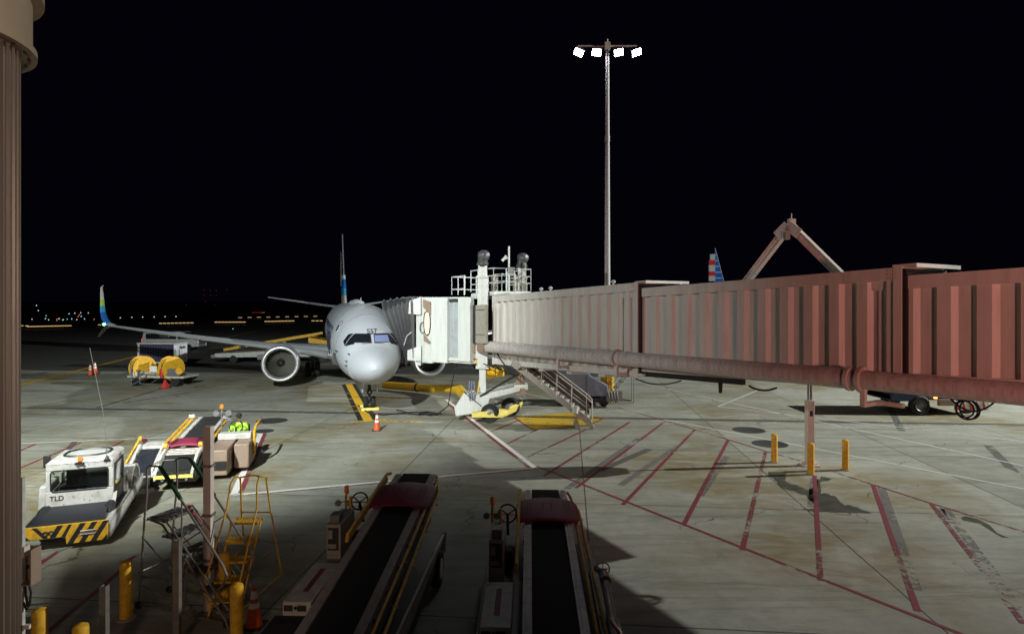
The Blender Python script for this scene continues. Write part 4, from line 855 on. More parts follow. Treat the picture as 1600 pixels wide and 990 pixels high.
# ------------------------------------------------------------------ hose cart, baggage cart, van, loader behind the engine
hc = thing('hose_reel_cart', 'fuelling cart with two big yellow hose reels and a fire extinguisher', 'cart', G(243,603), R(-8)); 
b = MB(); b.box(-2.0,2.1,-.1,1.5,.55,.68); b.box(-1.9,-.1,0,.6,.68,.95); b.build('deck', M['white'], hc, bev=.01)
b = MB(); b.box(.75,1.75,-.05,.25,.7,1.15); b.box(-1.4,-1.1,-.15,0,.75,1.05); b.build('side_box', M['grey'], hc)
for x in (-1.35,.78):
    rl = MB(); rl.lathe([(.05,-.27),(.78,-.29),(.80,-.26),(.60,-.22),(.6,.22),(.80,.25),(.78,.28),(.05,.26)], (x,.5,1.15), (.95,-.35,0), 36); rr_ = rl.build('hose_reel', M['yellow'], hc, smooth=40)
    rl = MB(); rl.cyl(Vector((x,.5,1.15))-Vector((.95,-.35,0))*.17, Vector((x,.5,1.15))+Vector((.95,-.35,0))*.17, .62, n=36); rl.build('wound_hose', M['black'], rr_)
    rl = MB(); rl.cyl(Vector((x,.5,1.15))+Vector((.95,-.35,0))*.26, Vector((x,.5,1.15))+Vector((.95,-.35,0))*.28, .70, n=36); rl.build('reel_disc', M['yellow'], rr_)
b = MB(); b.cyl((-.45,.1,.8),(-.45,.1,1.55),.13,n=20); b.lathe([(.13,0),(.09,.07),(.001,.1)],(-.45,.1,1.55),n=20); b.cyl((1.85,-.1,1.05),(1.87,-.22,1.05),.23,n=28); b.box(.1,.35,-.1,.1,.7,1.1); b.build('yellow_tank', M['yellow'], hc)
b = MB(); b.box(-.3,.2,-.15,-.12,.95,1.35); b.box(-1.5,-1.2,-.2,-.16,.7,.95); b.build('placard', M['reflect'], hc)
b = MB(); b.cyl((.62,-.2,.62),(.62,-.2,1.12),.12,n=18); b.lathe([(.12,0),(.05,.1),(.05,.16)],(.62,-.2,1.12),n=18); b.build('fire_extinguisher', M['red'], hc)
b = MB(); b.tube([(-1.6,-.2,1.3),(-1.6,-.2,.1),(-1.4,-.5,.08),(-.5,-.4,.6),(-.5,-.2,.75)], .03, 6); b.tube([(-1.6,-.35,.3),(-.7,-.2,.95)], .03, 6); b.tube([(-1.7,-.15,.8),(1,-.15,.8)], .02, 6); b.tube([(-.9,-.3,.7),(-.9,-.3,.2),(-.3,-.2,.15),(.3,-.2,.5)], .02, 6); b.tube([(-1.75,-.1,.7),(-1.75,-.1,1.6)], .025, 6); b.build('pipework', M['grey'], hc)
for x in (-1.5,1.4):
    for y in (.05,1.35): b = MB(); b.lathe([(.01,-.1),(.16,-.1),(.25,-.11),(.3,-.05),(.3,.05),(.25,.11),(.16,.1),(.01,.1)], (x,y,.3), (0,1,0), 22); b.build('wheel', M['black'], hc)
bc = thing('baggage_cart', 'covered baggage cart with dark navy curtains and a white end panel', 'baggage cart', G(246,576), R(-4))
b = MB(); b.box(-1.75,1.4,0,1.6,.45,.58); b.box(-1.75,-1.6,0,1.6,.58,2.05); b.box(-1.78,1.68,-.05,1.65,2.05,2.15); b.build('body_frame', M['white'], bc, bev=.01)
b = MB(); b.hexa([(1.42,0,.45),(1.6,.05,.45),(1.6,1.6,.45),(1.42,1.6,.45),(1.42,0,2.05),(1.6,.05,2.05),(1.6,1.6,2.05),(1.42,1.6,2.05)]); ep = b.build('end_panel', mat('blueish_white', (.60,.62,.68), .4, dirt=.45, dscale=5, dcol=(.25,.24,.24)), bc)
lettering('Alaska', .34, M['navyp'], ep, (1.615,.85,1.65), (R(90),0,R(90)), shear=.3, ext=.012)
b = MB(); n = 40; v = []
for i in range(n+1): x = -1.6+3.02*i/n; y = .03+.035*math.sin(i*2.1); v += [(x,y,.55),(x,y,2.05)]
b.add(v, [(2*i,2*i+2,2*i+3,2*i+1) for i in range(n)]); b.build('curtain', M['navy'], bc, smooth=80)
b = MB(); b.tube([(1.9,-.1,.5),(2.1,-.3,1.2),(1.95,-.1,1.9)], .04, 6); b.tube([(1.7,-.1,.35),(2.3,-.5,.3)], .05, 6); b.build('towbar', M['beige'], bc)
for x in (-1.3,1.4):
    for y in (.1,1.4): b = MB(); b.lathe([(.01,-.08),(.22,-.09),(.28,-.04),(.28,.04),(.22,.09),(.01,.08)], (x,y,.28), (0,1,0), 22); b.build('wheel', M['black'], bc)
van = thing('van', 'silver passenger van passing on the dark taxi lane behind the baggage cart', 'van', G(265,546.5), R(0))
L_ = 6.5; prof = [(-3.25,.35),(-3.25,1.1),(-3.1,1.95),(-2.9,2.05),(1.2,2.1),(1.6,2.0),(2.35,1.35),(3.1,1.1),(3.35,.9),(3.35,.35)]
def vanshell(prof, y0, y1): 
    b = MB(); b.prism([(x,y0,z) for x,z in prof], (0,y1-y0,0)); return b
b = vanshell(prof, 0, 1.9); vb = b.build('body', mat('silver_paint', (.62,.60,.66), .3, .1, coat=.4), van, bev=.06)
for poly in ([(-2.75,1.25),(.75,1.25),(.75,1.88),(-2.75,1.88)], [(.95,1.25),(2.3,1.25),(1.6,1.85),(.95,1.88)]):
    for y in (-.012, 1.912): b = MB(); b.prism([(x,y,z) for x,z in poly], (0,.01 if y<0 else -.01,0)); b.build('side_window', M['glass'], van)
b = MB(); b.hexa([(1.68,.15,1.97),(2.42,.15,1.36),(2.42,1.75,1.36),(1.68,1.75,1.97),(1.7,.15,1.99),(2.44,.15,1.38),(2.44,1.75,1.38),(1.7,1.75,1.99)]); b.build('windscreen', M['glass'], van)
for y in (.05,1.6): b = MB(); b.box(3.2,3.36,y,y+.25,.85,1.0); b.build('headlight', M['head'], van)
for y in (.02,1.7): b = MB(); b.box(-3.27,-3.2,y,y+.18,.9,1.3); b.build('tail_light', mat('tail_light_red', (1,.03,.03), .4, emit=1.5) if y < .1 else bpy.data.materials['tail_light_red'], van)
for x in (-2.1,2.2):
    for y in (.08,1.82): b = MB(); b.lathe([(.01,-.1),(.2,-.11),(.3,-.11),(.35,-.06),(.35,.06),(.3,.11),(.2,.11),(.01,.1)], (x,y,.35), (0,1,0), 24); b.build('wheel', M['black'], van)
yl = thing('cargo_loader', 'white and yellow cargo loader parked beyond the engine under the wing', 'cargo loader', G(425,567), R(6))
b = MB(); b.hexa([(-5.0,0,.55),(6,0,.55),(6,2.6,.55),(-5.0,2.6,.55),(-5.0,0,.9),(6,0,1.35),(6,2.6,1.35),(-5.0,2.6,.9)]); b.build('platform', M['white'], yl, bev=.02)
b = MB(); b.beam((-4.2,-.05,1.25),(4,-.05,2.6),.08,.22); b.beam((-4.2,2.6,1.25),(4,2.6,2.6),.08,.22); b.hexa([(3.2,.1,1.8),(6.5,.1,1.5),(6.5,2.4,1.5),(3.2,2.4,1.8),(3.2,.1,2.3),(6.5,.1,1.7),(6.5,2.4,1.7),(3.2,2.4,2.3)]); b.build('side_rail', M['yellow'], yl)
b = MB(); b.box(-5.4,-4.3,.2,.8,.5,.8); b.box(-1.2,.2,-.3,0,.35,.8); b.build('jack', M['grey'], yl)
for x in (-3.4,.1,4.5):
    for y in (.1,2.5): b = MB(); b.lathe([(.01,-.12),(.3,-.13),(.38,-.06),(.38,.06),(.3,.13),(.01,.12)], (x,y,.38), (0,1,0), 24); b.build('wheel', M['black'], yl)
# truck partly hidden under the right end of the bridge
tk = thing('service_truck', 'dark service truck with striped rear board half hidden under the bridge', 'truck', G(1500,652))
b = MB(); b.box(-3.0,1.9,.6,3.0,.75,1.05); b.box(-3.0,-1.4,.5,3.0,.7,2.1); b.box(-1.2,1.9,.6,3,1.05,2.2); b.build('body', mat('dark_blue_paint', (.012,.02,.07), .4, dirt=.2), tk, bev=.03)
b = MB(); b.box(.1,1.75,.45,.55,.28,.72); sb_ = b.build('rear_board', M['reflect'], tk)
b = MB()
for k in range(5): x = .15+k*.33; b.prism([(x,.44,.29),(x+.16,.44,.29),(x+.02,.44,.71),(x-.04 if k else .1,.44,.71)], (0,.008,0))
b.build('red_stripes', M['red'], sb_)
b = MB(); b.lathe([(.2,-.15),(.42,-.16),(.5,-.08),(.5,.08),(.42,.16),(.2,.15)], (-1.6,.6,.5), (0,1,0), 30); b.lathe([(.2,-.15),(.42,-.16),(.5,-.08),(.5,.08),(.42,.16),(.2,.15)], (-1.6,2.9,.5), (0,1,0), 30); b.lathe([(.2,-.15),(.42,-.16),(.5,-.08),(.5,.08),(.42,.16),(.2,.15)], (1.2,1.2,.5), (0,1,0), 30); b.build('tyre', M['black'], tk)
b = MB(); b.lathe([(.01,-.14),(.2,-.12),(.26,-.17),(.26,-.1)], (-1.6,.6,.5), (0,1,0), 24); b.build('rim', M['grey'], tk)
b = MB(); b.box(-.95,-.82,.4,.5,.85,.92); b.build('side_lamp', mat('amber_lit', (1,.3,.05), .5, emit=5), tk); b = MB(); b.box(-.7,.0,.4,.6,.5,.8); b.build('step_box', M['tan'], tk)
# distant striped tail beyond the bridge
ft = thing('distant_airliner', 'far airliner whose red, white and blue striped fin shows above the bridge', 'airplane', P(1112,470,120)*1); ft.location.z = 0
x0 = 0; sc_ = 120/F
def fz(y): return H+(Y0-y)*sc_
b = MB(); b.lathe([(.05,0),(1.2,2),(2.0,6),(2.0,28),(1.7,33),(.5,38)][::1], (1.0,8,3.4), (-.10,-1,0), 28); b.build('fuselage', mat('silver_grey', (.4,.42,.46), .3, .3), ft, smooth=60)
b = MB(); b.prism([(-8,-6,3.0),(12,-6,3.0),(12,-3,3.1),(-8,-3,3.1)], (0,0,.2)); b.build('wing', M['wing'], ft)
rows = [(439,431,'white'),(431,424,'red'),(424,414,'white'),(414,406,'red'),(406,397,'white')]
def edge(y): return (1131-1117.5)*(y-389)/(440-389)+1117.5
for y1_, y0_, m_ in rows:
    b = MB(); l0, l1 = 1108+ (2 if y0_<400 else 0), 1117.5; b.prism([((l0-1112)*sc_,0,fz(y1_)),((l1-1112)*sc_,0,fz(y1_)),((l1-1112)*sc_,0,fz(y0_)),((l0-1112)*sc_,0,fz(y0_))], (.0,.35,0)); b.build('fin_stripe', M['white' if m_=='white' else 'red'], ft)
b = MB(); b.prism([(5.5*sc_,.02,fz(441)),((edge(441)-1112)*sc_,.02,fz(441)),((edge(391)-1112)*sc_,.02,fz(391)),(4*sc_,.02,fz(398))], (0,.3,0)); b.build('fin', M['blue'], ft)
b = MB()
for y_ in (398,407,416,425,434,441): b.prism([(5.5*sc_,0,fz(y_+1)),((edge(y_)-1112)*sc_,0,fz(y_+.8)),((edge(y_)-1112)*sc_,0,fz(y_-.6)),(5.5*sc_,0,fz(y_-.4))], (0,.3,0))
b.beam(((edge(441)-1111.6)*sc_,.1,fz(441)),((edge(388)-1111.6)*sc_,.1,fz(388)),.12,.12); b.build('fin_white_trim', M['white'], ft)
b = MB(); b.prism([(-1.5,0,0.0),(-1.2,0,0),(-1.2,0,3),(-1.5,0,3)], (0,.3,0)); b.prism([(1.5,-10,0),(1.8,-10,0),(1.8,-10,3),(1.5,-10,3)], (0,.3,0)); b.build('landing_gear', M['dark'], ft)

# ------------------------------------------------------------------ belt loaders
def make_loader(name, label, zf, dy=0., seatcol='maroon', skirt=True, ln=8.6):
    t = thing(name, label, 'belt loader', group='belt loaders on the apron')
    zn = .92; L0, L1 = 0.0, ln
    def z(y): return zn+(zf-zn)*(y-L0)/(L1-L0)
    def sh(x0,x1,y0,y1,za,zb,b): b.hexa([(x0,y0,z(y0)+za),(x1,y0,z(y0)+za),(x1,y1,z(y1)+za),(x0,y1,z(y1)+za),(x0,y0,z(y0)+zb),(x1,y0,z(y0)+zb),(x1,y1,z(y1)+zb),(x0,y1,z(y1)+zb)])
    b = MB(); sh(-.32,.32,L0,L1,-.06,.0,b); b.cyl((-.32,L1,z(L1)-.07),(.32,L1,z(L1)-.07),.075,n=20); b.cyl((-.32,L0,z(L0)-.07),(.32,L0,z(L0)-.07),.075,n=20); b.build('belt', M['belt'], t, smooth=40)
    for s in (-1,1):
        b = MB(); xa, xb = sorted((s*.335, s*.48)); sh(xa,xb,L0,L1-.12,-.2,.035,b); sh(xa+.05,xb-.04,L0,L1-.12,.035,.045,b); b.build('side_rail', M['rail'], t, bev=.008)
    b = MB()
    for k in range(11): y = .4+k*(ln-.8)/10; b.cyl((-.5,y,z(y)-.1),(-.47,y,z(y)-.1),.035,n=8); b.cyl((.47,y,z(y)-.1),(.5,y,z(y)-.1),.035,n=8)
    b.build('rail_bolts', M['dark'], t)
    y0 = 2.9; b = MB(); gy = 3.9+dy; b.tube([(-.60,gy,z(gy)+.0),(-.60,gy+.06,z(gy)+.12),(-.6,L1-.5,z(L1)+.12),(-.6,L1-.1,z(L1)+.03)], .035, 8); sh(-.625,-.575,gy+.1,L1-.5,-.0,.10,b); b.build('guard_rail', M['yellow'], t)
    b = MB(); b.tube([(.58,L0,z(L0)-.02),(.58,L1-.6,z(L1)-.02),(.52,L1-.2,z(L1))], .032, 8); b.tube([(.74,L0,z(0)-.08),(.70,L1-1.2,z(L1)-.1),(.6,L1-.6,z(L1)-.1)], .032, 8)
    for k in range(6): y = .5+k*1.3; b.cyl((.56,y,z(y)-.03),(.76,y,z(y)-.1),.02,n=6)
    b.build('folded_handrail', M['yellow'], t)
    b = MB(); b.beam((.66,0,z(0)-.12),(.6,L1-.8,z(L1)-.14),.05,.12); b.tube([(.66,.5,z(0)-.02),(.64,3,z(3)),(.68,5,z(5)-.05)], .018, 6); b.build('hydraulic_line', M['dark'], t)
    # maroon drop tray bent over the belt near the far end
    b = MB(); n, m_ = 12, 8; x0_, x1_, ya, yb = -.66, .66, L1-2.15, L1-.95
    for i in range(n+1):
        for j in range(m_+1):
            u = i/n; v = j/m_; x = x0_+(x1_-x0_)*u; wv_ = .06*(1-(2*u-1)**2); y = ya+(yb-ya)*v-(wv_ if v < .5 else -wv_*.3)+(.06 if abs(2*u-1) > .97 and 0 < v < 1 else 0)*0
            cut = .07*(max(0, abs(2*u-1)-.8)/.2)**2*(abs(2*v-1)**6); x *= 1-cut
            zz = z(y)+.12-.10*(2*u-1)**2+.05*math.sin(PI*v); b.v.append((x,y,zz))
    for i in range(n):
        for j in range(m_): b.f.append((i*(m_+1)+j,(i+1)*(m_+1)+j,(i+1)*(m_+1)+j+1,i*(m_+1)+j+1)); b.m.append(0)
    tr = b.build('drop_tray', M[seatcol], t, smooth=60); so_ = tr.modifiers.new('s','SOLIDIFY'); so_.thickness = .045; so_.offset = 0; bv = tr.modifiers.new('bevel','BEVEL'); bv.width = .018; bv.segments = 2
    b = MB()
    for x in (-.47,-.42,-.36,-.09,.09,.36,.42,.47):
        y_a, y_b = (ya+.12, yb-.12) if abs(x) > .2 else (ya+.3, yb-.42)
        for k in range(5):
            q_a, q_b = y_a+(y_b-y_a)*k/5, y_a+(y_b-y_a)*(k+1)/5
            zz = lambda y: z(y)+.12-.10*(x/.66)**2+.05*math.sin(PI*(y-ya)/(yb-ya))+.026
            b.hexa([(x-.009,q_a,zz(q_a)-.01),(x+.009,q_a,zz(q_a)-.01),(x+.009,q_b,zz(q_b)-.01),(x-.009,q_b,zz(q_b)-.01),(x-.009,q_a,zz(q_a)),(x+.009,q_a,zz(q_a)),(x+.009,q_b,zz(q_b)),(x-.009,q_b,zz(q_b))])
    b.build('groove', M['maroond'], tr, smooth=0)
    before = set(t.children)
    # chassis
    b = MB(); b.box(-1.2,.9,1.3,6.2,.42,.66); b.box(-.4,.4,.8,7.2,.5,.72); b.beam((-.3,2.5,.6),(-.3,5.5,z(5.5)-.15),.08,.12); b.beam((.3,2.5,.6),(.3,5.5,z(5.5)-.15),.08,.12); b.build('chassis', M['blackp'], t, bev=.02)
    b = MB(); b.box(-1.2,-.62,.0,2.2,.72,.79); b.build('step_deck', M['black'], t)
    b = MB(); b.box(-1.09,-.64,2.2,3.65,.66,1.0); ec = b.build('engine_cover', M['white'], t, bev=.015)
    b = MB(); b.box(-.905,-.815,2.55,3.4,1.0,1.006); b.build('maroon_label', M['maroon'], ec)
    for xx in (-1.0,-.79): b = MB(); b.box(xx-.065,xx+.075,2.19,2.2,.86,.95); b.build('tail_lamp', M['dark'], ec)
    b = MB(); b.cyl((-.885,2.188,.91),(-.885,2.21,.91),.025,n=16); b.build('socket', M['black'], ec)
    b = MB(); b.box(-1.09,-.82,4.25,5.15,.72,1.46); kb = b.build('control_console', M['beige'], t, bev=.01)
    b = MB(); b.box(-1.06,-.86,4.235,4.25,.98,1.4); b.build('gauge_panel', M['dark'], kb)
    b = MB(); b.box(-1.05,-.97,4.225,4.235,1.2,1.36); b.box(-1.05,-.9,4.225,4.235,1.02,1.1); b.box(-1.03,-.88,4.222,4.235,.84,.9); b.build('gauge_marks', M['beige'], kb)
    b = MB(); b.box(-1.04,-.86,4.3,4.55,1.46,1.62); b.build('switch_box', M['grey'], kb, bev=.01)
    b = MB(); b.tube([(-.8+.17*math.cos(a),5.45+.08*math.sin(a),1.52+.15*math.sin(a)) for a in [i*2*PI/24 for i in range(24)]], .017, 6, closed=True)
    for a in (.5,2.6,4.7): b.cyl((-.8,5.45,1.5),(-.8+.17*math.cos(a),5.45+.08*math.sin(a),1.52+.15*math.sin(a)),.012,n=6)
    b.cyl((-.8,5.45,1.5),(-.8,5.75,1.0),.025); b.build('steering_wheel', M['black'], t)
    b = MB(); b.tube([(-1.1,5.5,.6),(-1.1,5.5,1.62),(-1.08,5.6,1.66)], .025, 8); b.tube([(-1.18,5.9,1.35),(-.62,5.9,1.35),(-.62,5.9,.6)], .022, 8); b.cyl((-.92,5.2,.7),(-.92,5.2,1.7),.025); b.build('frame_tube', M['yellow'], t)
    b = MB(); b.box(-1.1,-.62,5.2,5.7,.66,.8); b.box(-1.05,-.7,5.0,5.35,.8,.95); b.build('driver_seat', M['black'], t, bev=.02)
    b = MB(); b.cyl((-1.1,5.55,1.66),(-1.1,5.55,1.70),.045); b.lathe([(.045,.0),(.045,.08),(.03,.11),(.001,.115)], (-1.1,5.55,1.70), n=16); b.build('beacon', M['orange'], t)
    for xx in (-1.2,-1.0): b = MB(); b.lathe([(.001,-.02),(.05,-.02),(.065,.0),(.05,.03),(.001,.03)], (xx,5.3,1.52), (.2,-1,0), 16); b.cyl((xx,5.33,1.52),(-1.1,5.5,1.5),.01); b.build('lamp', M['grey'], t)
    if skirt:
        b = MB(); b.hexa([(.86,.8,.5),(.9,.8,.5),(.9,5.9,.42),(.86,5.9,.42),(.86,.8,1.02),(.9,.8,1.02),(.9,5.9,.70),(.86,5.9,.70)]); b.box(.84,.92,5.9,5.95,.3,.72); b.build('side_skirt', M['rail'], t)
    else:
        b = MB(); b.tube([(.86+.11*math.cos(a),3.85+.0*math.sin(a),1.15+.11*math.sin(a)) for a in [i*2*PI/24 for i in range(24)]], .012, 6, closed=True); b.cyl((.75,3.85,1.15),(.97,3.85,1.15),.008); b.cyl((.86,3.85,1.04),(.86,3.85,1.26),.008); b.build('handwheel', M['beige'], t)
        b = MB(); b.cyl((.86,3.8,1.12),(.84,2.4,.95),.07,n=14); b.cyl((.84,2.5,.95),(.86,.6,.85),.10,n=14); b.cyl((.86,3.6,1.1),(.86,3.5,1.1),.09,n=14); b.build('jack_tube', M['galv'], t); b = MB(); b.tube([(.80,2.4,1.03),(.9,2.0,1.05),(.8,1.5,1.0),(.9,1.0,1.0)], .03, 6); b.build('wrapped_strap', M['orange'], t)
    for x in (-1.02,.86):
        for y in (1.9,5.0):
            b = MB(); b.lathe([(.01,-.1),(.2,-.1),(.3,-.11),(.34,-.05),(.34,.05),(.3,.11),(.2,.1),(.01,.1)], (x,y,.34), (1,0,0), 26); wq = b.build('wheel', M['black'], t); b = MB(); b.lathe([(.001,-.115),(.19,-.115),(.2,-.09)] if x<0 else [(.001,.115),(.19,.115),(.2,.09)], (x,y,.34), (1,0,0), 20); b.build('wheel_disc', M['bridgew'], wq)
    for o in t.children:
        if o not in before: o.location.y += dy
    return t
l1 = make_loader('belt_loader', 'empty foreground belt loader, the left one of two, with side skirt and pale wheel', 1.52, 1.1); l1.location = (-2.58, 6.3, 0); l1.rotation_euler = (0,0,R(-2.0))
l2 = make_loader('belt_loader', 'empty foreground belt loader, the right one of two, with handwheel on its side', 1.15, .4, skirt=False); l2.location = (.55, 6.25, 0); l2.rotation_euler = (0,0,R(-1.6))
# third loader faces the camera
def make_loader3():
    # local +Y runs away from the camera; nose with folded conveyor at y = 0
    t = thing('belt_loader', 'white belt loader with yellow rails driven by the worker in the lime vest', 'belt loader', G(272,768), R(14), 'belt loaders on the apron')
    def z(y): return .90+.075*y
    def sh(x0,x1,y0,y1,za,zb,b): b.hexa([(x0,y0,z(y0)+za),(x1,y0,z(y0)+za),(x1,y1,z(y1)+za),(x0,y1,z(y1)+za),(x0,y0,z(y0)+zb),(x1,y0,z(y0)+zb),(x1,y1,z(y1)+zb),(x0,y1,z(y1)+zb)])
    b = MB(); sh(-.34,.34,2.1,5.2,-.06,0,b); b.cyl((-.34,5.2,z(5.2)-.06),(.34,5.2,z(5.2)-.06),.07); b.build('belt', M['belt'], t)
    for x in (-.49,.36): b = MB(); sh(x,x+.13,1.5,5.1,-.2,.04,b); b.build('side_rail', M['white'], t, bev=.01)
    b = MB(); b.tube([(-.6,1.3,z(1.3)),(-.6,5.0,z(5)+.08)], .045, 8); b.tube([(-.72,1.5,z(1.5)+.05),(-.72,4.9,z(4.9)+.1)], .035, 8); b.tube([(.62,2.0,z(2)),(.62,5.0,z(5)+.08)], .04, 8); b.build('guard_rail', M['yellow'], t)
    b = MB(); b.lathe([(.001,-.05),(.09,-.04),(.1,.04)], (-.6,4.6,z(4.6)+.2), n=14); b.build('roller_lamp', M['reflect'], t)
    # tray
    b = MB(); n, m_ = 10, 6
    for i in range(n+1):
        for j in range(m_+1):
            u, v = i/n, j/m_; x = -.62+1.24*u; y = 1.2+.8*v; b.v.append((x, y-.05*(1-(2*u-1)**2), z(y)+.16-.12*(2*u-1)**2+.04*math.sin(PI*v)))
    for i in range(n):
        for j in range(m_): b.f.append((i*(m_+1)+j,(i+1)*(m_+1)+j,(i+1)*(m_+1)+j+1,i*(m_+1)+j+1)); b.m.append(0)
    tr = b.build('drop_tray', M['maroon'], t, smooth=60); s_ = tr.modifiers.new('s','SOLIDIFY'); s_.thickness = .05
    b = MB()
    for x in (-.42,-.36,-.30,.30,.36,.42): b.beam((x,1.32,z(1.32)+.20-.12*(x/.62)**2),(x,1.88,z(1.88)+.20-.12*(x/.62)**2),.02,.02)
    b.build('groove', M['maroond'], tr)
    # nose conveyor between white side plates
    b = MB(); b.hexa([(-.40,-.1,.42),(.40,-.1,.42),(.40,.75,.84),(-.40,.75,.84),(-.40,-.1,.48),(.40,-.1,.48),(.40,.75,.90),(-.40,.75,.90)]); b.build('nose_belt', M['belt'], t, bev=.01)
    b = MB()
    for y, zz in ((.82,.92),(.93,.95),(1.04,.98),(1.13,1.0)): b.cyl((-.45,y,zz),(.45,y,zz),.045,n=14)
    b.build('roller', M['galv'], t)
    for s in (-1,1):
        b = MB(); x = s*.5; b.prism([(x-.04,-.05,.36),(x-.04,-.1,.58),(x-.04,.5,.98),(x-.04,1.25,1.14),(x-.04,1.4,.94),(x-.04,.9,.5)], (.08,0,0)); b.build('side_plate', M['white'], t, bev=.01)
        b = MB(); b.cyl((x+s*.09,.3,.6),(x+s*.09,1.0,.9),.05,n=12); b.build('ram', M['blackp'], t); b = MB(); b.cyl((x-.05,1.0,1.16),(x+.05,1.0,1.16),.08,n=14); b.build('pivot', M['yellow'], t)
    b = MB(); b.box(-.5,.55,-.2,-.1,.45,.53); b.build('bumper', M['lemon'], t); b = MB(); b.box(-.45,.6,-.05,4.5,.3,.62); b.box(-.5,1.25,.9,5.4,.34,.6); b.build('chassis', M['blackp'], t)
    for x in (-.3,.05,.35): b = MB(); b.lathe([(.001,-.02),(.05,0),(.05,.02)], (x,-.1,.4), (0,1,0), 12); b.build('lamp', M['reflect'], t)
    b = MB(); b.box(.66,1.28,.95,2.6,.14,.95); b.build('body_cabinet', M['tan'], t, bev=.04); b = MB(); b.box(1.34,1.8,1.7,3.0,.16,.95); b.build('body_cabinet', M['tan'], t, bev=.04)
    b = MB(); b.box(.7,1.75,2.45,2.85,.95,1.16); b.build('dashboard', M['white'], t, bev=.03)
    b = MB(); b.box(.75,1.75,2.9,4.0,.3,.4); b.box(.9,1.5,3.35,3.8,.4,.72); b.box(.9,1.5,3.8,3.9,.72,1.2); b.build('driver_seat', M['blackp'], t, bev=.03)
    b = MB(); c = Vector((1.2,2.9,1.3)); b.tube([c+Vector((.21*math.cos(a),.1*math.sin(a),.2*math.sin(a))) for a in [i*2*PI/24 for i in range(24)]], .022, 6, closed=True); b.cyl(c,(1.2,2.7,1.05),.03)
    for a in (.5,2.6,4.7): b.cyl(c, c+Vector((.21*math.cos(a),.1*math.sin(a),.2*math.sin(a))), .013, n=6)
    b.build('steering_wheel', M['black'], t)
    b = MB(); b.tube([(1.85,2.5,.4),(1.85,2.5,1.2),(1.85,2.8,1.32),(1.85,3.8,1.32),(1.85,4.0,1.2)], .045, 8); b.build('yellow_frame', M['yellow'], t)
    b = MB(); b.cyl((.72,3.0,.6),(.72,3.0,1.92),.025); b.build('beacon_pole', M['galv'], t); b = MB(); b.lathe([(.06,0),(.06,.1),(.001,.14)], (.72,3.0,1.95), n=14); b.build('beacon', M['orange'], t)
    for x in (.55,.95): b = MB(); b.lathe([(.001,-.06),(.07,-.05),(.1,.0),(.1,.02),(.001,.02)], (x,2.95,1.78), (0,-1,0), 16); b.cyl((x,3.0,1.78),(.72,3.0,1.8),.012); b.build('work_lamp', M['grey'], t)
    b = MB(); b.box(.85,1.02,3.05,3.1,1.5,1.66); b.tube([(.72,3.0,1.58),(.95,3.05,1.58)], .02, 6); b.build('mirror', M['grey'], t)
    for x in (-.55,1.15):
        for y in (1.6,4.6): b = MB(); b.lathe([(.01,-.1),(.2,-.1),(.3,-.11),(.34,-.05),(.34,.05),(.3,.11),(.2,.1),(.01,.1)], (x,y,.34), (1,0,0), 26); b.build('wheel', M['black'], t)
    return t
l3 = make_loader3()
# ------------------------------------------------------------------ people
def person(label, loc, rz, joints, edges, radii, parts):
    t = thing('person', label, 'person', loc, rz)
    me = bpy.data.meshes.new('body'); me.from_pydata(joints, edges, []); me.materials.append(M['skin'])
    o = bpy.data.objects.new('body', me); COL.objects.link(o); o.parent = t
    o.modifiers.new('skin','SKIN'); 
    if not me.skin_vertices: 
        bm = bmesh.new(); bm.from_mesh(me); bm.verts.layers.skin.verify(); bm.to_mesh(me); bm.free()
    for i, r in enumerate(radii): me.skin_vertices[0].data[i].radius = (r, r) if not isinstance(r, tuple) else r
    me.skin_vertices[0].data[0].use_root = True
    s = o.modifiers.new('sub','SUBSURF'); s.levels = 2; s.render_levels = 2
    return t, o
# seated driver: pelvis at origin, facing local -Y, hands on the wheel
J = [(0,0,.0),(0,.02,.2),(0,.0,.42),(0,-.02,.52),(0,-.05,.60),(0,-.06,.70),(0,-.06,.78)]
J += [(-.19,0,.44),(-.26,-.16,.24),(-.16,-.42,.30),(-.14,-.50,.31)]   # right arm 7-10
J += [(.19,0,.44),(.27,-.16,.24),(.17,-.42,.32),(.14,-.50,.33)]       # 11-14
J += [(-.1,-.05,0),(-.13,-.45,.04),(-.13,-.55,-.38),(-.13,-.66,-.42)] # 15-18
J += [(.1,-.05,0),(.14,-.45,.04),(.14,-.52,-.38),(.14,-.64,-.42)]
E_ = [(0,1),(1,2),(2,3),(3,4),(4,5),(5,6),(2,7),(7,8),(8,9),(9,10),(2,11),(11,12),(12,13),(13,14),(0,15),(15,16),(16,17),(17,18),(0,19),(19,20),(20,21),(21,22)]
RR = [(.16,.12),(.15,.11),(.15,.10),.06,.055,(.085,.10),(.07,.085),.06,.045,.034,.035,.06,.045,.034,.035,.09,.07,.05,.045,.09,.07,.05,.045]
lm3 = Matrix.Translation(l3.location) @ Matrix.Rotation(R(14),4,'Z')
pl = lm3 @ Vector((1.2,3.5,.84))
t, body = person('worker in lime vest and dark cap seated at the wheel of the white loader', pl, R(14), J, E_, RR, None)
b = MB(); secs = []
for z, wx, wy, cy in ((-.05,.20,.16,.0),(.1,.19,.15,.01),(.25,.20,.15,.01),(.38,.22,.14,.0),(.47,.19,.11,0),(.505,.09,.08,-.01)):
    secs.append([(wx*math.cos(a), cy+wy*math.sin(a), z) for a in [i*2*PI/20 for i in range(20)]])
loft(b, secs, cap=False); b.build('vest', M['hivis'], t, smooth=80)
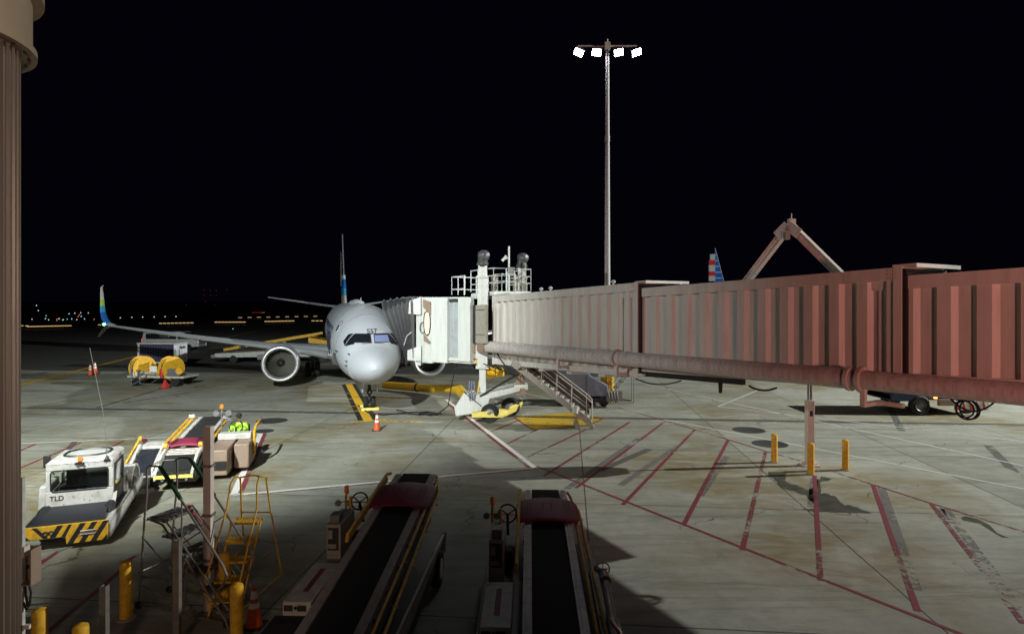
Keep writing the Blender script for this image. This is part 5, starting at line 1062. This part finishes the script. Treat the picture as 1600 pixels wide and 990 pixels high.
for s in (-1,1):
    b = MB(); b.tube([(s*.17,0,.44),(s*.235,-.08,.35),(s*.265,-.16,.24),(s*.22,-.29,.26),(s*.17,-.40,.30)], .06, 12, rf=lambda k: (.085,.078,.068,.06,.052)[k]); b.build('sleeve', M['hivis'], t, smooth=80)
    b = MB(); b.tube([(s*.09,-.02,-.02),(s*.13,-.25,.03),(s*.14,-.45,.03),(s*.135,-.50,-.15),(s*.13,-.53,-.36)], .1, 12, rf=lambda k: (.12,.105,.085,.075,.065)[k]); b.build('trouser_leg', M['trous'], t, smooth=80)
    b = MB(); b.box(s*.13-.05,s*.13+.05,-.74,-.48,-.47,-.39); b.build('boot', M['blackp'], t, bev=.02)
    for k in range(4): 
        b = MB(); y = -.50; x = s*(.10+.02*k)+.0; b.tube([(s*.15,-.47,.30+s*.01),(x+s*.02,-.53,.335-.012*k),(x,-.56,.31-.012*k),(x-s*.01,-.53,.285-.012*k)], .009, 6); b.build('finger', M['skin'], t, smooth=80)
b = MB(); b.tube([(-.195+0,0,.18),(-.19,-.0,.2)], .01); 
b = MB(); secs = [[(wx*math.cos(a), .01+wy*math.sin(a), z) for a in [i*2*PI/20 for i in range(20)]] for z, wx, wy in ((.18,.202,.158),(.22,.203,.158))]; loft(b, secs, cap=False); b.build('reflective_band', M['reflect'], t, smooth=80)
b = MB(); b.lathe([(.105,-.02),(.107,.02),(.09,.07),(.05,.10),(.001,.11)], (0,-.06,.74), n=20); b.prism([(-.08,-.14,.74),(.08,-.14,.74),(.06,-.25,.725),(-.06,-.25,.725)], (0,0,.012)); b.build('cap', M['hair'], t, smooth=70)
b = MB(); b.lathe([(.001,-.02),(.012,-.01),(.015,.005),(.008,.02)], (0,-.16,.69), (0,-.6,1), 8); b.build('nose', M['skin'], t)
for s in (-1,1): b = MB(); b.lathe([(.001,-.01),(.011,0),(.001,.01)], (s*.035,-.147,.715), (0,1,0), 8); b.build('eye', M['blackp'], t)

# ------------------------------------------------------------------ pushback tractor
tr = thing('pushback_tractor', 'white aircraft tractor with boxy cab and black and yellow chevron bumper', 'tractor', (-10.08, 14.08, 0), R(21.5))
tr.scale = (.93, 1, .97)
# local: x across (-.8..+.8), y away from the camera
def mk(b, nm, m, par=None, bev=.02, smooth=40): return b.build(nm, M[m] if isinstance(m,str) else m, par or tr, bev=bev, smooth=smooth)
hw = .86
b = MB(); b.prism([(-hw,0,.34),(-.02,0,.34),(.0,0,.16),(hw,0,.16),(hw,0,.62),(-hw,0,.62)], (0,.08,0)); bp_ = mk(b, 'bumper', 'yellow', bev=.01)
b = MB()
def stripe(x0, dx, y=-.004):
    lo = .165 if x0 > 0 else .345; b.prism([(x0,y,lo),(x0+.12,y,lo),(x0+.12+dx,y,.615),(x0+dx,y,.615)], (0,.003,0))
for x0, dx in ((.02,.27),(.26,.27),(.50,.27)): stripe(x0, dx)
b.prism([(.74,-.004,.165),(hw-.005,-.004,.165),(hw-.005,-.004,.30)], (0,.003,0))
b.prism([(-.34,-.004,.345),(-.22,-.004,.345),(-.06,-.004,.615),(-.18,-.004,.615)], (0,.003,0)); b.prism([(-.10,-.004,.345),(.0,-.004,.345),(.0,-.004,.38),(.12,-.004,.615),(.05,-.004,.615)], (0,.003,0))
b.prism([(-.36,-.0045,.345),(-.46,-.0045,.345),(-.70,-.0045,.615),(-.60,-.0045,.615)][::-1], (0,.003,0)); b.prism([(-hw+.005,-.004,.345),(-.72,-.004,.345),(-hw+.005,-.004,.47)], (0,.003,0))
b.build('chevron_stripe', M['blackp'], bp_, smooth=0)
b = MB(); b.tube([(.3,-.03,.36),(.3,-.03,.44),(.62,-.03,.44),(.62,-.03,.36),(.3,-.03,.36)], .014, 6); b.box(.32,.6,-.02,-.005,.37,.43); b.build('hitch_plate', M['galv'], bp_)
for x in (-.42,-.3): b = MB(); b.tube([(x+.045*math.cos(a),-.03,.47+.045*math.sin(a)) for a in [i*2*PI/14 for i in range(14)]], .014, 6, closed=True); b.build('tow_eye', M['blackp'], bp_)
b = MB(); b.hexa([(-hw,.08,.60),(hw-.08,.08,.60),(hw-.22,1.15,.72),(-hw+.06,1.15,.72),(-hw,.08,.64),(hw-.08,.08,.64),(hw-.22,1.15,.76),(-hw+.06,1.15,.76)]); mk(b, 'front_deck', 'navydeck', bev=.006)
b = MB(); b.box(-hw+.02,hw-.02,.08,4.1,.3,.6); mk(b, 'chassis', 'white')
b = MB(); b.box(hw-.06,hw+.02,.1,1.3,.2,.62); b.prism([(hw-.03,.1,.18),(hw+.05,.1,.18),(hw+.05,4.2,.3),(hw-.03,4.2,.3)], (0,0,.32)); mk(b, 'side_sill', 'white', bev=.01)
# cab
cy0, cy1, ch0, ch1 = 1.1, 2.45, .76, 1.80
b = MB(); cx = hw-.12
def cabpt(x, y, z): return (x, y, z)
b.hexa([(-cx,cy0,ch0-.1),(cx,cy0,ch0-.1),(cx,cy0+.12,ch0+.28),(-cx,cy0+.12,ch0+.28),(-cx,cy0-.0,ch0+.28),(cx,cy0,ch0+.28),(cx,cy0+.12,ch0+.281),(-cx,cy0+.12,ch0+.281)]) if 0 else None
b.box(-cx,cx,cy0,cy0+.05,ch0-.2,ch0+.36)          # lower front
b.box(-cx,cx,cy0,cy0+.05,ch1-.18,ch1-.02)           # above the window
b.box(-cx,-cx+.11,cy0,cy0+.05,ch0+.36,ch1-.18); b.box(cx-.11,cx,cy0,cy0+.05,ch0+.36,ch1-.18)
b.box(-cx,-cx+.05,cy0+.05,cy0+.2,ch0-.2,ch1-.02); b.box(cx-.05,cx,cy0+.05,cy0+.16,ch0-.2,ch1-.02)
for x in (-cx, cx-.05): b.box(x,x+.05,cy1-.14,cy1,ch0-.2,ch1-.02); b.box(x,x+.05,cy0+.16,cy1-.14,ch1-.14,ch1-.02)
b.box(-cx,-cx+.05,cy0+.2,cy1-.14,ch0-.2,ch0+.3); b.box(-cx,cx,cy1-.05,cy1,ch0-.2,ch0+.3); b.box(-cx+.05,cx-.05,cy1-.05,cy1,ch1-.14,ch1-.02)
mk(b, 'cab_shell', 'white', bev=.018)
b = MB(); b.hexa([(-cx-.03,cy0-.03,ch1-.02),(cx+.03,cy0-.03,ch1-.02),(cx+.03,cy1+.03,ch1-.02),(-cx-.03,cy1+.03,ch1-.02),(-cx+.08,cy0+.1,ch1+.07),(cx-.08,cy0+.1,ch1+.07),(cx-.08,cy1-.08,ch1+.07),(-cx+.08,cy1-.08,ch1+.07)]); rf_ = mk(b, 'roof', 'white', bev=.03)
b = MB(); pts = [(.02+.52*math.copysign(abs(math.cos(a))**.7,math.cos(a)), (cy0+cy1)/2+.06+.42*math.copysign(abs(math.sin(a))**.7,math.sin(a)), ch1+.075) for a in [i*2*PI/36 for i in range(36)]]
b.tube(pts, .035, 6, closed=True); b.build('roof_ring', M['blackp'], rf_)
b = MB(); b.box(-cx+.1,cx-.1,cy0+.015,cy0+.03,ch0+.35,ch1-.17); mk(b, 'front_window', 'glass' if 0 else mat('clear_glass', (.75,.85,.85), .02, trans=1.0), bev=0)
b = MB(); b.tube([(x,cy0-.004,z) for x,z in ((-cx+.16,ch0+.345),(cx-.16,ch0+.345),(cx-.105,ch0+.40),(cx-.105,ch1-.23),(cx-.16,ch1-.175),(-cx+.16,ch1-.175),(-cx+.105,ch1-.23),(-cx+.105,ch0+.40))], .017, 6, closed=True); b.build('window_gasket', M['black'], tr)
b = MB(); b.box(cx-.02,cx+.0,cy0+.16,cy1-.14,ch0-.45,ch1-.14); b.box(cx-.03,cx+.012,cy0+.15,cy0+.2,ch0-.45,ch1-.12); b.box(cx-.03,cx+.012,cy1-.2,cy1-.15,ch0-.45,ch1-.12); b.box(cx-.03,cx+.014,cy0+.16,cy1-.16,ch0+.2,ch0+.26); dr_ = mk(b, 'door', 'blackp', bev=.005)
b = MB(); b.box(cx+.002,cx+.006,cy0+.24,cy1-.24,ch0+.32,ch1-.2); b.build('door_glass', M['glass'], dr_)
b = MB(); b.tube([(.05+.17*math.cos(a)-.15,cy0+.42+.06*math.sin(a),ch0+.55+.15*math.sin(a)) for a in [i*2*PI/24 for i in range(24)]], .014, 6, closed=True); b.cyl((-.1,cy0+.42,ch0+.55),(-.1,cy0+.2,ch0+.2),.02); mk(b, 'steering_wheel', 'black', bev=0)
b = MB(); b.box(-.5,-.05,cy0+.75,cy0+.85,ch0+.1,ch0+.75); b.box(.15,.6,cy0+.15,cy0+.5,ch0+.2,ch0+.62); b.box(-cx+.1,cx-.1,cy0+.6,cy1-.1,ch0-.1,ch0+.3); mk(b, 'seat', 'black')
b = MB(); b.tube([(-.55,cy1-.06,ch0+.3),(-.55,cy1-.06,ch1-.1)], .02, 6); b.tube([(-.35,cy1-.06,ch0+.3),(-.35,cy1-.06,ch1-.1)], .02, 6); b.tube([(-.6,cy0+.3,ch0+.3),(-.4,cy1-.2,ch1-.3)], .015, 6); mk(b, 'window_guard', 'blackp', bev=0)
lettering('TLD', .17, M['blackp'], tr, (-.5, cy0-.006, ch0+.13), (R(90),0,0), ext=.003)
b = MB(); b.cyl((0,cy0+.03,ch1-.03),(0,cy0+.03,ch1+.02),.05); b.box(-.09,.09,cy0-.06,cy0+.05,ch1-.06,ch1); b.tube([(-.1,cy0-.08,ch1-.02),(.0,cy0-.14,ch1-.06),(.1,cy0-.08,ch1-.02)], .012, 6); mk(b, 'beacon_bracket', 'blackp', bev=0)
b = MB(); b.lathe([(.055,0),(.058,.06),(.04,.10),(.001,.105)], (0,cy0+.03,ch1+.02), n=18); mk(b, 'beacon', 'orange', bev=0)
b = MB(); b.box(cx-.2,cx-.06,cy0-.03,cy0+.06,ch1-.03,ch1+.02); b.lathe([(.05,0),(.03,.06),(.012,.09)], (cx-.14,cy0+.02,ch1+.02), n=12); an = mk(b, 'antenna_base', 'blackp', bev=0)
b = MB(); x = cx-.14; b.tube([(x,cy0+.02,ch1+.1),(x-.02,cy0+.02,ch1+.6),(x-.10,cy0+.02,ch1+1.3),(x-.24,cy0,ch1+2.1),(x-.38,cy0,ch1+2.85)], .008, 6, rf=lambda k: .010-.0015*k); b.build('antenna_whip', M['galv'], an)
b = MB(); b.box(-cx-.22,-cx-.05,cy0+.55,cy0+.62,ch1-.2,ch1+.1); b.cyl((-cx-.1,cy0+.6,ch1-.2),(-cx+.02,cy0+.6,ch1-.4),.015); mk(b, 'mirror', 'blackp')
b = MB()
for x,z in ((-.15,ch0+.2),(-.12,ch0+.17),(.1,ch0+.1),(.28,ch0+.17),(-.35,ch0+.02),(-.0,ch0-.03),(.4,ch0+.25),(.22,ch0+.06)): b.cyl((x,cy0-.003,z),(x,cy0+.002,z),.014,n=6)
for x in (-.6,-.2,.2,.6): b.cyl((x,cy0-.004,ch1-.08),(x,cy0+.002,ch1-.08),.01,n=8)
b.build('rust_spot', mat('rust', (.10,.04,.02), .8), tr)
# engine hood, mudguard and side step behind the cab
b = MB(); b.hexa([(-.5,cy1+.05,.6),(.62,cy1+.05,.6),(.55,4.0,.6),(-.5,4.0,.6),(-.45,cy1+.05,1.22),(.45,cy1+.05,1.28),(.42,4.0,1.0),(-.42,4.0,1.0)]); mk(b, 'engine_hood', 'white', bev=.05)
b = MB(); secs = []
for k in range(11):
    a = PI*k/10; secs.append([(x, 3.35-.62*math.cos(a), .62+.50*math.sin(a)) for x in (.5,.86)]+[(x, 3.35-.56*math.cos(a), .60+.45*math.sin(a)) for x in (.86,.5)])
loft(b, secs); mk(b, 'mudguard', mat('scuffed_grey_white', (.45,.44,.42), .45, dirt=.5, dscale=5), bev=.01)
b = MB(); b.hexa([(cx-.1,1.2,.58),(hw,1.3,.58),(hw-.02,2.3,.60),(cx-.1,2.3,.60),(cx-.1,1.2,.62),(hw,1.3,.62),(hw-.02,2.3,.64),(cx-.1,2.3,.64)]); 
for k in range(6): b.box(cx-.08+0*.1,hw-.01,1.35+k*.14,1.40+k*.14,.64,.655)
mk(b, 'side_step', 'dark', bev=0)
b = MB(); b.prism([(cx,.95,.62),(cx+.08,.9,.62),(cx+.1,1.1,1.0),(cx,1.12,.95)], (0,.03,0)); b.prism([(cx+.0,2.3,.62),(hw,2.3,.62),(hw-.1,2.7,1.12),(cx,2.7,1.12)], (0,.04,0)); mk(b, 'step_bracket', 'white', bev=.005)
for x in (-.72,.72):
    for y in (1.0,3.3): b = MB(); b.lathe([(.01,-.12),(.22,-.12),(.34,-.13),(.40,-.06),(.40,.06),(.34,.13),(.22,.12),(.01,.12)], (x,y,.40), (1,0,0), 28); mk(b, 'wheel', 'black', bev=0)
b = MB(); b.hexa([(-hw-.1,1.2,.5),(-hw+.12,1.2,.5),(-hw+.12,2.4,.5),(-hw-.1,2.4,.5),(-hw-.06,1.2,1.25),(-hw+.12,1.2,1.25),(-hw+.12,2.2,1.25),(-hw-.06,2.2,1.25)]); mk(b, 'left_fender', 'white', bev=.06)
# small folded ramp unit between tractor and loader
sm = thing('ramp_trolley', 'small white trolley with dark sloping bed between the tractor and the working loader', 'trolley', G(219,765), R(14))
b = MB(); b.hexa([(-.28,.0,.45),(.28,.0,.45),(.28,1.0,.95),(-.28,1.0,.95),(-.28,.0,.5),(.28,.0,.5),(.28,1.0,1.0),(-.28,1.0,1.0)]); b.build('bed', M['navydeck'], sm)
for s in (-1,1): b = MB(); b.prism([(s*.34-.04,-.05,.35),(s*.34-.04,-.05,.62),(s*.34-.04,1.1,1.15),(s*.34-.04,1.3,1.0),(s*.34-.04,1.1,.5)], (.08,0,0)); b.build('side_plate', M['white'], sm, bev=.02)
b = MB(); b.box(-.3,.3,-.25,0,.3,.42); b.box(-.36,.36,1.15,1.9,.5,1.05); b.box(-.4,.4,.1,1.8,.25,.35); b.build('frame', M['white'], sm, bev=.02)
b = MB(); b.beam((-.55,.3,.6),(-.5,1.6,1.2),.05,.06); b.cyl((-.45,1.5,1.2),(-.45,1.5,1.32),.05); b.build('yellow_lever', M['yellow'], sm)
for x in (-.3,.3):
    for y in (.2,1.6): b = MB(); b.lathe([(.01,-.06),(.13,-.06),(.17,0),(.13,.06),(.01,.06)], (x,y,.17), (1,0,0), 18); b.build('wheel', M['black'], sm)

# ------------------------------------------------------------------ rolling stair and yellow ladder
rs = thing('rolling_stair', 'bare steel rolling stair with green-wrapped handrails, six grated steps', 'rolling stairs', (-5.9, 11.2, 0)); ro = rs.location
s0 = Vector((-6.20, 11.35, 1.5)); rd = Vector((1.26/5, -.50/5, -.25)); wd_ = Vector((.20,.55,0))
def mesh_step(b, p, dx):   # grated tread with a raised nosing
    e = dx; 
    for k in range(6):
        a = p+e*(k/6); b.hexa([a, a+e/8, a+e/8+wd_, a+wd_, a+Vector((0,0,.012)), a+e/8+Vector((0,0,.012)), a+e/8+wd_+Vector((0,0,.012)), a+wd_+Vector((0,0,.012))])
    for k in range(9): a = p+wd_*(k/8.3); b.beam(a, a+e, .014, .02)
hd = Vector((.93,-.37,0)).normalized()
for k in range(6):
    p = s0+rd*k; b = MB(); w_ = hd*(.36 if k == 0 else .24); p2 = p-w_*.5; mesh_step(b, p2, w_); b.beam(p2+w_, p2+w_+wd_, .03, .045); b.beam(p2, p2+wd_, .02, .04); b.build('step', mat('step_grate', (.16,.15,.145), .5, .5, dirt=.4, dscale=10) if k == 0 else bpy.data.materials['step_grate'], rs, ro)
for side_ in (0, 1):
    o_ = wd_*side_; b = MB()
    b.tube([s0+o_-hd*.16, s0+o_+hd*.1+rd*.2, s0+o_+rd*5+hd*.15+Vector((0,0,-.12)), s0+o_+rd*5+hd*.2+Vector((0,0,-.24))], .018, 8)
    b.tube([s0+o_+rd*.1+Vector((0,0,.12))+hd*.12, s0+o_+rd*5.3+Vector((0,0,.12))+hd*.12], .014, 8)
    top = s0+o_-hd*.2
    b.tube([Vector((top.x-.14,top.y+.02,.06)), Vector((top.x-.04,top.y,1.5)), top+Vector((0,0,.38)), top+Vector((0.0,0,.84)), top+Vector((.05,0,.88)), s0+o_+hd*.1+Vector((0,0,.9))], .017, 8)
    q = s0+o_+rd*2.6; b.tube([Vector((q.x-.1,q.y+.04,.06)), q], .016, 8)
    b.tube([Vector((top.x-.1,top.y,.55)), Vector((q.x-.08,q.y,.55))], .013, 8); b.tube([Vector((top.x-.1,top.y,.5)), q+Vector((-.05,0,-.05))], .013, 8); b.tube([Vector((top.x-.08,top.y,1.2)), Vector((q.x-.05,q.y,.55))], .013, 8); b.tube([Vector((top.x-.12,top.y,.42)), Vector((q.x+.1,q.y,-.0+.06))], .013, 8)
    b.tube([Vector((top.x-.14,top.y,.08)), s0+o_+rd*5+Vector((.1,-.04,-.17))], .016, 8)
    b.build('side_frame', M['galv'], rs, ro)
    b = MB(); hr0 = s0+o_+hd*.1+Vector((0,0,.9)); hr1 = s0+o_+rd*5.25+Vector((0,0,.8))+hd*.02; 
    lo = s0+o_+rd*5+hd*.02+Vector((0,0,.22))
    b.tube([hr0, hr0.lerp(hr1,.5), hr1, hr1+hd*.08+Vector((0,0,-.14)), hr1+Vector((0,0,-.33)), lo+Vector((-.16,.06,0))], .019, 8); m1 = s0+o_+rd*2.1; b.tube([m1, hr0.lerp(hr1,.36)], .013, 8); b.build('handrail', M['galv'], rs, ro)
    b = MB(); b.tube([hr0, hr0.lerp(hr1,.20), hr0.lerp(hr1,.42 if side_ else .34)], .032, 10); b.build('foam_wrap', M['greenw'], rs, ro)
b = MB(); top = s0-hd*.2; b.tube([top+Vector((0,0,.84)), top+Vector((0,0,.9))+wd_*.5, top+Vector((0,0,.84))+wd_], .02, 8); b.build('back_rail', M['galv'], rs, ro)
b = MB(); b.tube([top+Vector((-.14,0,-.9)), top+wd_+Vector((-.14,0,-.9))], .014, 8); b.tube([top+Vector((0,0,-.02)), top+wd_+Vector((0,0,-.02))], .018, 8); q = s0+rd*2.2+hd*.02; b.beam(q+Vector((0,0,-.1)), q+wd_+Vector((0,0,-.1)), .02, .1); q = s0+rd*2.0; b.tube([q+Vector((-.1,0,.1)), q+wd_+Vector((.25,0,.45))], .013, 8); b.build('cross_brace', M['galv'], rs, ro)
for c in (Vector((top.x-.14,top.y,.06)), Vector((top.x-.14,top.y,.06))+wd_, s0+rd*5+Vector((0.15,-.05,-.19)), s0+rd*5+wd_+Vector((.15,-.05,-.19))):
    c.z = .06; b = MB(); b.lathe([(.01,-.02),(.05,-.02),(.06,0),(.05,.02),(.01,.02)], c, (0,1,0), 14); b.build('castor', M['black'], rs, ro)
rs.scale = (1.12,1.12,1.10); rs.location.x -= .27
yl_ = thing('yellow_ladder', 'narrow yellow rolling ladder with scratched hooped handrails', 'ladder', (-5.05, 11.3, 0)); yo = yl_.location
ls = [(-5.13+.025*k, 11.2+.15*k, .3*(k+1)) for k in range(5)]
for x, y, z in ls:
    b = MB(); 
    for k in range(9): b.box(x-.25+k*.058,x-.25+k*.058+.02,y-.12,y+.12,z-.02,z)
    b.box(x-.26,x+.27,y-.14,y-.12,z-.04,z+.005); b.box(x-.26,x+.27,y+.11,y+.13,z-.04,z+.005); b.build('step', M['yellow'], yl_, yo)
for s in (-1,1):
    a, c = Vector(ls[0]), Vector(ls[-1]); o_ = Vector((s*.27,0,0)); b = MB()
    b.tube([a+o_+Vector((-.02,-.1,-.3)), c+o_], .02, 8); b.tube([a+o_+Vector((-.02+s*.04,-.2,.25)), c+o_+Vector((s*.01,-.2,.3)), c+o_+Vector((-s*.02,-.12,.72)), c+o_+Vector((-s*.04,.05,.82)), c+o_+Vector((-s*.02,.3,.72)), c+o_+Vector((0,.38,.3)), c+o_+Vector((s*.02,.45,0))], .018, 8)
    b.tube([c+o_+Vector((s*.02,.45,0)), Vector((c.x+s*.36,c.y+.85,.05))], .018, 8); b.tube([c+o_+Vector((0,.0,-.7)), Vector((c.x+s*.32,c.y+.5,.75))], .012, 8); b.tube([a+o_+Vector((0,0,-.2)), Vector((c.x+s*.36,c.y+.85,.12))], .014, 8); b.tube([a+o_+Vector((-.02+s*.04,-.2,.25)), a+o_+Vector((0,-.05,-.1))], .016, 8); b.build('side_frame', M['yellow'], yl_, yo)
b = MB(); c = Vector(ls[-1]); b.tube([c+Vector((-.29,.3,.72)), c+Vector((0,.33,.76)), c+Vector((.29,.3,.72))], .015, 8); b.tube([c+Vector((-.27,.45,0)),c+Vector((.27,.45,0))], .015, 8); b.build('cross_rail', M['yellow'], yl_, yo)

# ------------------------------------------------------------------ terminal: fluted column with round capital, wall fixture, roof canopy behind the camera
CD = 3.0; sc_ = CD/F; cxw = (-153-800)*sc_
fc = thing('fluted_column', 'round fluted bronze column with flared cream capital at the left edge', 'column', (cxw, CD, 0))
Rc = 146*sc_; b = MB(); n = 54; v = []
for i in range(n):
    for da, rr in ((0,Rc),(.20,Rc),(.32,Rc-.022),(.78,Rc-.022),(.9,Rc)): a = (i+da)*2*PI/n; v.append((rr*math.cos(a), rr*math.sin(a)))
k_ = len(v); b.v = [(x,y,0) for x,y in v]+[(x,y,6.94) for x,y in v]; b.f = [(i,(i+1)%k_,k_+(i+1)%k_,k_+i) for i in range(k_)]; b.m = [0]*k_; b.build('shaft', M['column'], fc, smooth=0)
b = MB(); rc2 = Rc+.07; b.lathe([(Rc-.03,6.93),(rc2-.03,6.93),(rc2-.03,6.92),(rc2,6.92),(rc2,6.955),(rc2-.02,6.965),(rc2-.02,7.2),(rc2+.03,7.21),(rc2+.03,7.28),(rc2,7.30),(rc2,7.9)], n=80); b.build('capital', M['capm'], fc, smooth=35)
b = MB()
for i in range(8): a = -.6+i*.25; b.cyl((rc2*.93*math.cos(a),rc2*.93*math.sin(a),6.915),(rc2*.93*math.cos(a),rc2*.93*math.sin(a),6.93),.008,n=8)
b.build('screw', M['dark'], fc)
wf = thing('open_cable_box', 'open beige metal box with black cable loop on a white pole behind the column', 'cable box', P(40,880,9.5)); 
b = MB(); b.box(-.11,-.05,0,.06,-3.2,1.3); b.build('pole', M['white'], wf); b = MB(); b.box(-.12,.0,-.03,.09,.1,.26); b.build('clamp', M['postp'], wf)
b = MB(); b.box(-.13,.11,.14,.16,-.3,.22); b.box(.10,.12,-.05,.16,-.3,.22); b.box(-.13,.12,-.05,.16,-.32,-.3); wb = b.build('box', M['tan'], wf); 
b = MB(); b.cyl((-.06,.12,-.1),(-.06,.14,-.1),.03,n=14); b.build('cable_hole', M['black'], wb); b = MB(); b.tube([(.0,.05,-.3),(.06,.03,-.45),(.05,.02,-.62),(-.0,.02,-.72),(-.06,.03,-.6)], .018, 6); b.tube([(-.05,.05,-.3),(-.02,.03,-.5),(.02,.02,-.66)], .018, 6); b.build('cable', M['black'], wf)
b = MB(); b.box(-.12,.05,0,.05,-1.0,-.94); b.box(-.12,-.06,0,.05,-1.3,-1.0); b.build('bracket', M['postp'], wf)
# terminal wall below and beside the viewpoint (out of frame from here)
tw = thing('terminal_building', 'plain terminal front wall behind and below the viewpoint', 'building', (0,-1.5,0)); 
b = MB(); b.box(-30,-1.8,-.4,0,0,4.2); b.box(1.8,30,-.4,0,0,4.2); b.box(-1.8,1.8,-.4,0,0,3.8); b.box(-30,-1.8,-.4,0,4.2,9); b.box(1.8,30,-.4,0,7.6,9) ; b.box(-1.8,1.8,-.4,0,7.6,9); b.build('wall', M['flood'], tw, smooth=0)
# ------------------------------------------------------------------ cables on the ground by the nose gear
gr = MB(); 
def gpath(pts, r=.03): return [G(x,y,r) for x,y in pts]
gr.tube(gpath([(560,634),(575,644),(600,648),(625,645),(650,643),(665,646),(690,645)], .03), .032, 6)
gr.tube(gpath([(620,640),(640,645),(655,648),(680,644)], .03), .03, 6); gr.tube(gpath([(655,645),(668,643),(684,647),(672,648),(660,645)], .05), .05, 6)
gr.tube([G(684,646,.05), P(700,634,31), P(706,600,31), P(712,570,30.6), P(716,553,30.5)], .03, 6)
tag(gr.build('power_cable', M['black']), 'thick black ground power cable lying from the nose gear to the jet bridge', 'cable')
hd_ = MB(); 
def gz(px, D_, z): p = P(px, 0, D_); return Vector((p.x, p.y, z))
hp_ = [gz(600,39.5,.33),gz(640,38.6,.33),gz(672,37.6,.36),gz(700,36.3,.55),gz(717,34.5,.75),gz(729,32.0,.7),gz(738,30.6,1.0)]
hd_.tube(hp_, .24, 20, rf=lambda k: (.22,.24,.24,.26,.27,.27,.26)[k]); o = hd_.build('conditioned_air_hose', M['duct'], smooth=60); tag(o, 'fat yellow air hose lying from under the airliner to the jet bridge', 'air hose')
hb = MB(); p = hp_[1].lerp(hp_[2],.4); d = (hp_[2]-hp_[1]).normalized(); hb.cyl(p-d*.06, p+d*.06, .265, n=24); c = hb.build('hose_band', M['black'], o)
# ------------------------------------------------------------------ distant lights
def lights(nm, label, cat, group, m, pts, D=None, w_=1.2, h_=1.0, lamp=.4):
    proto = None
    for px, py in pts:
        if D is None: d = min(F*(H-lamp)/(py-Y0), 420); g = P(px,py,d); zz = lamp if py > 483 else g.z
        else: g = P(px,py,D)
        s = g.y/F
        if proto is None:
            b = MB(); b.lathe([(.001,-.5),(.42,-.28),(.5,0),(.42,.28),(.001,.5)], n=10); proto = o = b.build(nm, m)
        else: o = proto.copy(); COL.objects.link(o)
        o.location = g; o.scale = (s*w_, s*1.0, s*h_); tag(o, label, cat, group)
yp = []
for x0,x1,y0_,y1_,n in ((22,46,508.5,509,3),(42,112,510,508.5,13),(151,180,507.3,507,3),(248,303,505,504,9),(335,384,503,503,9),(413,460,502,501,9),(486,505,501,501,3),(368,500,496,493.5,9)):
    yp += [(x0+(x1-x0)*(k+.5)/n, y0_+(y1_-y0_)*k/n) for k in range(n)]
b = MB(); proto = None
for px, py in yp:
    g = P(px,py,min(F*5.1/(py-Y0),400)); s = g.y/F; wpx = 4.4 if py > 498 else 5.5
    if proto is None: b = MB(); b.box(-.5,.5,-.3,.3,-.5,.5); proto = o = b.build('runway_edge_light', M['amber'])
    else: o = proto.copy(); COL.objects.link(o)
    o.location = g; o.scale = (s*wpx, s*2, s*(1.1 if py > 498 else .7)); tag(o, 'small amber light bar in the long rows far across the dark airfield', 'airfield light', 'amber light bars on the airfield')
wp_ = [(28,498.5),(50,498.5),(71,497.5),(76,499.5),(98,499.5),(108,490),(117,489),(126,488.5),(127,494),(132,498),(138,488.7),(188,496.3),(206,495.6),(223,495.2),(241,495),(258,494.5),(275,494.3),(60,485),(57,477),(112,498),(120,499),(92,497.6)]
lights('far_white_light', 'tiny white light far off along the dark horizon', 'distant light', 'white lights on the horizon', M['whitel'], wp_, w_=1.6, h_=1.6)
lights('far_orange_light', 'tiny orange light among the white ones left of the winglet', 'distant light', 'orange lights on the horizon', mat('orange_far', (1,.3,.08),.5,emit=.9), [(89,498.3),(93,497.5),(89,500.5),(122,494.5),(124,491.8),(147,498.8)], w_=1.5, h_=1.5)
lights('far_green_light', 'tiny green light left of the winglet', 'distant light', 'green lights on the horizon', M['greenfl'], [(105,498.3),(99,499),(72,493),(364,513.5)], w_=1.3, h_=1.3)
lights('far_red_light', 'tiny red tower light above the horizon left of the tail', 'distant light', 'red lights in the distance', M['redl'], [(319,453),(328.5,453.5),(338,454),(354,452.5),(319,461),(329,461),(338,461),(335,476.5),(291,476),(321,471)], D=700, w_=1.1, h_=1.1)
ts = MB(); g = P(403,490,300); s = 300/F; ts.box(g.x-9*s,g.x+5*s,299.6,300,g.z-2*s,g.z+2*s); o = ts.build('taxiway_sign', M['redsign']); tag(o, 'small lit red taxiway sign far behind the left wing', 'sign')
ts = MB(); ts.box(g.x+6*s,g.x+11*s,299.6,300,g.z-2*s,g.z+2*s); ts.build('amber_panel', mat('amber_sign', (.7,.45,.1), .5, emit=.6), o)
ts = MB(); ts.box(g.x-8*s,g.x-7.6*s,299.7,299.9,0,g.z-2*s); ts.box(g.x+9*s,g.x+9.4*s,299.7,299.9,0,g.z-2*s); ts.build('sign_leg', M['dark'], o)
SC.cycles.max_bounces = 6
